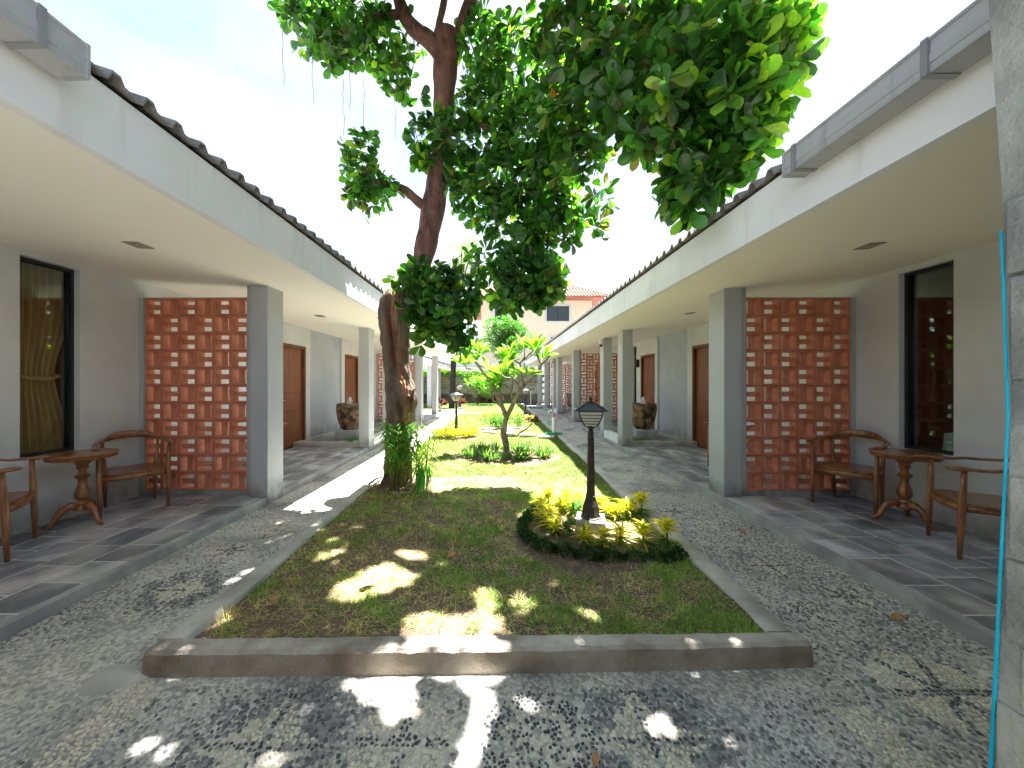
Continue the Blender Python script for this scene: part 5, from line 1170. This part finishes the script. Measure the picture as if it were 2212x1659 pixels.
tw = unit(rad+np.array([0, 0, .25])+np.repeat(rng.normal(0, .5, (len(Pc), 3)), nl, 0))
rd_ = rng.normal(0, 1, (n, 3)); rd_ = unit(rd_-tw*np.sum(rd_*tw, 1, keepdims=True))
D = unit(tw*rng.uniform(-.1, .8, (n, 1))+rd_); D[:, 2] -= rng.uniform(0, .45, n)
N = unit(tw+rng.normal(0, .35, (n, 3))); P = base+tw*rng.uniform(-.05, .05, (n, 1))+unit(D)*.015
ln = rng.uniform(.105, .175, n); ln[NVIS*nl:] *= 1.25; ln[(P[:, 1] < 3.7)] *= 1.15; wd = ln*rng.uniform(.48, .62, n)
# openings in the crown that let the sun through to the ground
h = (P[:, 2]-.12)+unit(D)[:, 2]*ln*.5; gx = P[:, 0]+unit(D)[:, 0]*ln*.5-.21*h; gy = P[:, 1]+unit(D)[:, 1]*ln*.5-.18*h
keep = np.ones(n, bool)
edge = np.interp(gx, [-2.3, -1.65, -1.55, -1.0, -.4, .33, .53, .75, 1.1, 1.2], [4.5, 4.55, 4.9, 5.15, 5.1, 5.05, 4.1, 3.75, 3.6, 3.6])+.07*np.sin(gx*9)+.05*np.sin(gx*23)
keep &= ~((gy > edge) & (gx > -2.6) & (gx < 1.35))
for (cx, cy, rx, ry) in [(-.70, 2.42, .20, .16), (-.90, 2.25, .14, .09), (-.62, 2.745, .10, .07), (-.336, 1.93, .16, .10), (-.06, 1.95, .11, .17), (-.05, 2.23, .09, .06), (.178, 2.16, .045, .045), (.387, 2.38, .035, .04), (-1.25, 2.72, .05, .04), (-1.13, 2.85, .06, .03), (.548, 2.03, .06, .05),
   (-.39, 1.577, .085, .05), (-.57, 1.65, .08, .04), (-.79, 1.547, .04, .03), (-.07, 1.65, .05, .04), (0, 1.547, .035, .03), (.178, 1.592, .04, .03), (-.06, 1.438, .04, .035), (-.087, 1.32, .05, .04), (-.82, 1.343, .035, .03), (.72, 1.523, .03, .025), (.66, 1.46, .03, .025),
   (-.65, 1.72, .05, .03), (-.42, 1.74, .06, .025), (-.2, 1.75, .05, .025), (.05, 1.75, .06, .025), (-2.05, 3.5, .12, .05), (-2.0, 3.85, .05, .03), (-1.85, 4.0, .04, .03), (-1.35, 1.42, .03, .025), (-1.2, 1.38, .03, .02), (.42, 1.78, .03, .02), (-1.5, 2.0, .03, .05), (-1.12, 2.6, .05, .03)]:
    keep &= ~((((gx-cx)/(rx+.048))**2+((gy-cy)/(ry+.048))**2) < 1)
P, D, N, ln, wd, base_ = P[keep], D[keep], N[keep], ln[keep], wd[keep], base[keep]; n = len(P)
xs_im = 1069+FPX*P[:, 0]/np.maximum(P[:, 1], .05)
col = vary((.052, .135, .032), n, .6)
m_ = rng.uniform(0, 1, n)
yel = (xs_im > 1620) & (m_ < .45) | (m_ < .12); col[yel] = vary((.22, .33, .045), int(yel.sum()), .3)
bro = (m_ > .985) | ((xs_im > 1180) & (xs_im < 1480) & (m_ > .90)); col[bro] = vary((.15, .13, .05), int(bro.sum()), .3)
org_ = (m_ > .60) & (m_ < .6008); col[org_] = (.6, .14, .05)
print('tree leaves', n)
# the 300 that show largest become single leaves
Ym = np.maximum(P[:, 1], .05); sy_im = 827-FPX*(P[:, 2]-EYE)/Ym
vis = (P[:, 1] > .3) & (xs_im > 0) & (xs_im < 2212) & (sy_im > 0)
score = np.where(vis, -P[:, 1]+rng.uniform(0, .5, n), -99); order = np.argsort(-score)[:300]; mask = np.zeros(n, bool); mask[order] = True
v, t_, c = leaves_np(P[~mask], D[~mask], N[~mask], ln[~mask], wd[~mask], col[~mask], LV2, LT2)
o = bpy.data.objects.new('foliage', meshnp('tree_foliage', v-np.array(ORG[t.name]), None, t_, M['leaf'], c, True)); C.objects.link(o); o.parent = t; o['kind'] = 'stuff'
pal = [(.050, .12, .026), (.065, .15, .03), (.035, .085, .022), (.26, .35, .04), (.15, .26, .035)]
for i in order:
    k = 3 if (xs_im[i] > 1600 and m_[i] if False else 0) else (i % 3 if not (col[i][0] > .12) else 3+(i % 2))
    leaf_obj(t, P[i], D[i], N[i], ln[i], wd[i], M['leaf'], 'tree%d' % k, pal[k], ORG[t.name])
# twigs joining clusters
g = MB(); r_ = random.Random(6); idx = r_.sample(range(len(Pc)), min(1500, len(Pc)))
for i in idx:
    p = Pc[i]; q_ = p-Rw[i]*.22+np.array((r_.uniform(-.05, .05), r_.uniform(-.05, .05), r_.uniform(-.02, .1)))
    g.sweep([tuple(q_), tuple((p+q_)/2+np.array((0, 0, .015))), tuple(p)], [.007, .005, .003], 4, caps=False)
obj('twigs', g, M['limb'], t)['kind'] = 'stuff'

# ---------------- background trees
def bgtree(name, cx, cy, z0, blobs_, leaf, wdt, color, label, trunkr=.15, n_per=1, lean=0):
    t = thing(name, label, 'tree', (cx, cy, 0)); g = MB().sweep([(cx, cy, -.02), (cx+lean*.3, cy, z0*.5), (cx+lean, cy, z0)], [trunkr*1.2, trunkr, trunkr*.7], 10); obj('trunk', g, M['blacktrunk'], t, smooth=True)
    Ps = []; Ds = []
    g = MB()
    for (x, y, z, r1, rz_, nn) in blobs_:
        d = unit(rng.normal(0, 1, (nn, 3)))*rng.uniform(.3, 1, (nn, 1))**.4; Ps.append(np.array((x, y, z))+d*np.array((r1, r1, rz_))); Ds.append(d+rng.normal(0, .5, (nn, 3)))
        g.sweep([(cx+lean, cy, z0*.9), ((cx+lean+x)/2, (cy+y)/2, (z0+z)/2+.1), (x, y, z)], [trunkr*.5, trunkr*.3, trunkr*.12], 6)
    obj('limbs', g, M['limb'], t, smooth=True)
    P = np.concatenate(Ps); D = np.concatenate(Ds); n = len(P)
    v, t_, c = leaves_np(P, D, rng.normal(0, .6, (n, 3))+np.array((0, 0, 1)), leaf*rng.uniform(.7, 1.2, n), wdt*rng.uniform(.8, 1.2, n), vary(color, n, .4))
    o = bpy.data.objects.new('crown', meshnp('crown', v-np.array((cx, cy, 0)), None, t_, M['leafsoft'], c)); C.objects.link(o); o.parent = t; o['kind'] = 'stuff'; return t
bl = []
r_ = random.Random(8)
for k in range(26):
    a = r_.uniform(0, 6.28); rr = r_.uniform(.2, 1.35); bl.append((.75+rr*math.cos(a), 25+rr*.8*math.sin(a), 4.75+r_.uniform(-1.5, 1.1)*(1-.25*rr), .62, .5, 330))
bgtree('round_tree', .7, 25, 3.6, bl, .17, .07, (.05, .13, .03), 'round dense green tree just beyond the end wall')
bl = []
for k in range(14):
    bl.append((-1.45+r_.uniform(-.55, .85), 17.9+r_.uniform(-.6, .6), 7.4+r_.uniform(-1.3, 1.3), .42, .35, 190))
bgtree('dark_trunk_tree', -2.17, 17.95, 6.6, bl, .09, .035, (.14, .22, .07), 'tall thin dark-trunked tree beyond the left building', .13, lean=.45)
# vine on the end wall
n = 3600; x = rng.uniform(-8, 1.0, n); cl = .5+.5*np.sin(x*2.3)+.3*np.sin(x*6.1); z = 2.15+rng.normal(0, .10, n)-rng.exponential(.16, n)*np.clip(cl, 0, 2)-(np.exp(-((x+1.0)/.7)**2)*rng.uniform(0, .9, n)); P = np.stack([x, 22.50+rng.uniform(-.1, .12, n), z], 1)
v, t_, c = leaves_np(P, rng.normal(0, 1, (n, 3))-np.array((0, 0, .5)), rng.normal(0, .5, (n, 3))+np.array((0, -1, .4)), rng.uniform(.07, .12, n), rng.uniform(.06, .09, n), vary((.15, .26, .05), n, .4))
o = bpy.data.objects.new('wall_vine', meshnp('wall_vine', v, None, t_, M['leafsoft'], c)); C.objects.link(o); tag(o, 'light green vine trailing along the top of the end wall', 'vine')
# second frangipani near the end wall
t = thing('pruned_frangipani', 'pruned frangipani with thick leaning bare trunk before the end wall', 'tree', (-1.05, 21.2, .12))
def W7(x, y, Y_): return W((1600+x/4.148)*.57604, (1250+y/4.148)*.57604, Y_)
g = MB().sweep([W7(815, 1090, 21.2), W7(770, 990, 21.2), W7(720, 890, 21.2), W7(700, 830, 21.2)], [.16, .15, .15, .13], 10); obj('trunk', g, M['frbark'], t, smooth=True)
g = MB().sweep([W7(720, 880, 21.2), W7(700, 810, 21), W7(660, 770, 21)], [.08, .06, .05], 8); g.sweep([W7(770, 950, 21.2), W7(800, 800, 21.2), W7(860, 720, 21.2)], [.06, .04, .03], 8); g.sweep([W7(800, 700, 21.4), W7(830, 620, 21.4), W7(860, 600, 21.4)], [.05, .05, .05], 8); obj('branches', g, M['frbark'], t, smooth=True)
Ps = []; n = 0
for (a, b, ra, rb, k) in [(850, 740, 130, 60, 300), (950, 900, 110, 60, 260), (760, 780, 60, 50, 60), (1000, 680, 70, 40, 100), (1060, 800, 50, 60, 90), (650, 780, 25, 20, 14)]:
    for _ in range(k): Ps.append(W7(a+random.gauss(0, .5)*ra, b+random.gauss(0, .5)*rb, 20.9+random.uniform(-.5, .6)))
P = np.array(Ps); n = len(P); v, t_, c = leaves_np(P, rng.normal(0, 1, (n, 3)), rng.normal(0, .5, (n, 3))+np.array((0, 0, 1)), rng.uniform(.2, .34, n), rng.uniform(.06, .1, n), vary((.16, .31, .06), n, .35))
o = bpy.data.objects.new('foliage', meshnp('frangipani_foliage', v-np.array(ORG[t.name]), None, t_, M['leafsoft'], c)); C.objects.link(o); o.parent = t; o['kind'] = 'stuff'

# ================================================================== GRASS
def grass(n, ymin, ymax, ln0, ln1, w0, pw=1.0):
    y = ymin+(ymax-ymin)*rng.uniform(0, 1, n)**pw; a = np.array([kl(q) for q in y])+.02; b = np.array([kr(q) for q in y])-.02; x = a+(b-a)*rng.uniform(0, 1, n)
    # patchiness: left front is threadbare, right and far are greener
    nz1 = .5+.5*np.sin(4.1*x+2.3*np.sin(3.1*y))*np.sin(3.3*y+1.7*np.sin(2.7*x+1)); nz2 = .5+.5*np.sin(11*x+3*np.sin(7*y+x))*np.sin(9.5*y+2*np.sin(8*x))
    nz3 = .5+.5*np.sin(29*x+2*np.sin(23*y))*np.sin(31*y+2*np.sin(27*x))
    lush = np.clip(.20+.24*(x+.1)/1.4+.20*(y-1.9)/3, .0, 1)*(y < 5)+(y >= 5)*.95
    dens = np.clip(lush+.7*(nz1-.5)+.6*(nz2-.5)+.3*(nz3-.5), 0, 1)
    bed = lambda cx, cy, rx, ry: ((x-cx)/rx)**2+((y-cy)/ry)**2 < 1
    keep = rng.uniform(0, 1, n) < np.clip(dens*1.2+.22, 0, 1)
    for q_ in [(.78, 3.05, .62, .60), (.2, 6.3, .95, .58), (-.93, 8.6, .58, .42), (.25, 10.4, .8, .65), (-1.15, 4.65, .5, .35)]: keep &= ~(bed(*q_) & (rng.uniform(0, 1, n) < .93))
    x, y, dens = x[keep], y[keep], dens[keep]; n = len(x)
    z = LZ+.012*np.sin(3.1*x+1.7*y)+.008*np.sin(7*x-4.3*y)+.004*np.sin(17*x+13*y)-.004
    dry = rng.uniform(0, 1, n) > np.clip(dens*1.0, .06, .80)
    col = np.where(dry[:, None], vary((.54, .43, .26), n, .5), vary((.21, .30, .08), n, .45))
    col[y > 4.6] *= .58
    az = rng.uniform(0, 2*np.pi, n); el = np.where(dry, rng.uniform(.0, .55, n), rng.uniform(.35, 1.35, n)); L_ = rng.uniform(ln0, ln1, n)*np.where(dry, 1.15, 1)
    return straps(np.stack([x, y, z], 1), az, L_, w0*rng.uniform(.7, 1.3, n), el, rng.uniform(.1, .7, n)*.6, np.clip(col, 0, 1), seg=3)
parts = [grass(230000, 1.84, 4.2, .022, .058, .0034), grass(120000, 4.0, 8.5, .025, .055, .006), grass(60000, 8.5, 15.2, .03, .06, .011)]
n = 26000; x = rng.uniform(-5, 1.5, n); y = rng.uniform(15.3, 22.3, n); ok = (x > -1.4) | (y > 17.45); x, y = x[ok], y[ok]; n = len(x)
parts.append(straps(np.stack([x, y, np.full(n, .11)], 1), rng.uniform(0, 6.28, n), rng.uniform(.04, .07, n), np.full(n, .016), rng.uniform(.3, 1.3, n), rng.uniform(.1, .4, n), vary((.095, .18, .04), n, .35), seg=3))
nt_ = 900; tx = rng.uniform(-1.53, 1.42, nt_); ty = rng.uniform(1.84, 6, nt_); ok = (((tx-.78)/.66)**2+((ty-3.05)/.64)**2 > 1); tx, ty = tx[ok], ty[ok]; nt_ = len(tx); kk = 16
x = np.repeat(tx, kk)+rng.normal(0, .014, nt_*kk); y = np.repeat(ty, kk)+rng.normal(0, .014, nt_*kk); n = nt_*kk; dr = np.repeat(rng.uniform(0, 1, nt_) > .25+.5*(tx+1.4)/2.8, kk)
parts.append(straps(np.stack([x, y, np.full(n, LZ-.004)], 1), rng.uniform(0, 6.28, n), rng.uniform(.03, .085, n), np.full(n, .0036), rng.uniform(.5, 1.4, n), rng.uniform(.1, .5, n), np.where(dr[:, None], vary((.48, .40, .22), n, .4), vary((.15, .25, .06), n, .4)), seg=3))
v, q_, _, c = join([(a, b, None, d) for a, b, d in parts])
o = bpy.data.objects.new('grass', meshnp('grass', v, q_, None, M['grass'], c)); C.objects.link(o); tag(o, 'patchy green and straw coloured lawn grass', 'grass', kind='stuff')
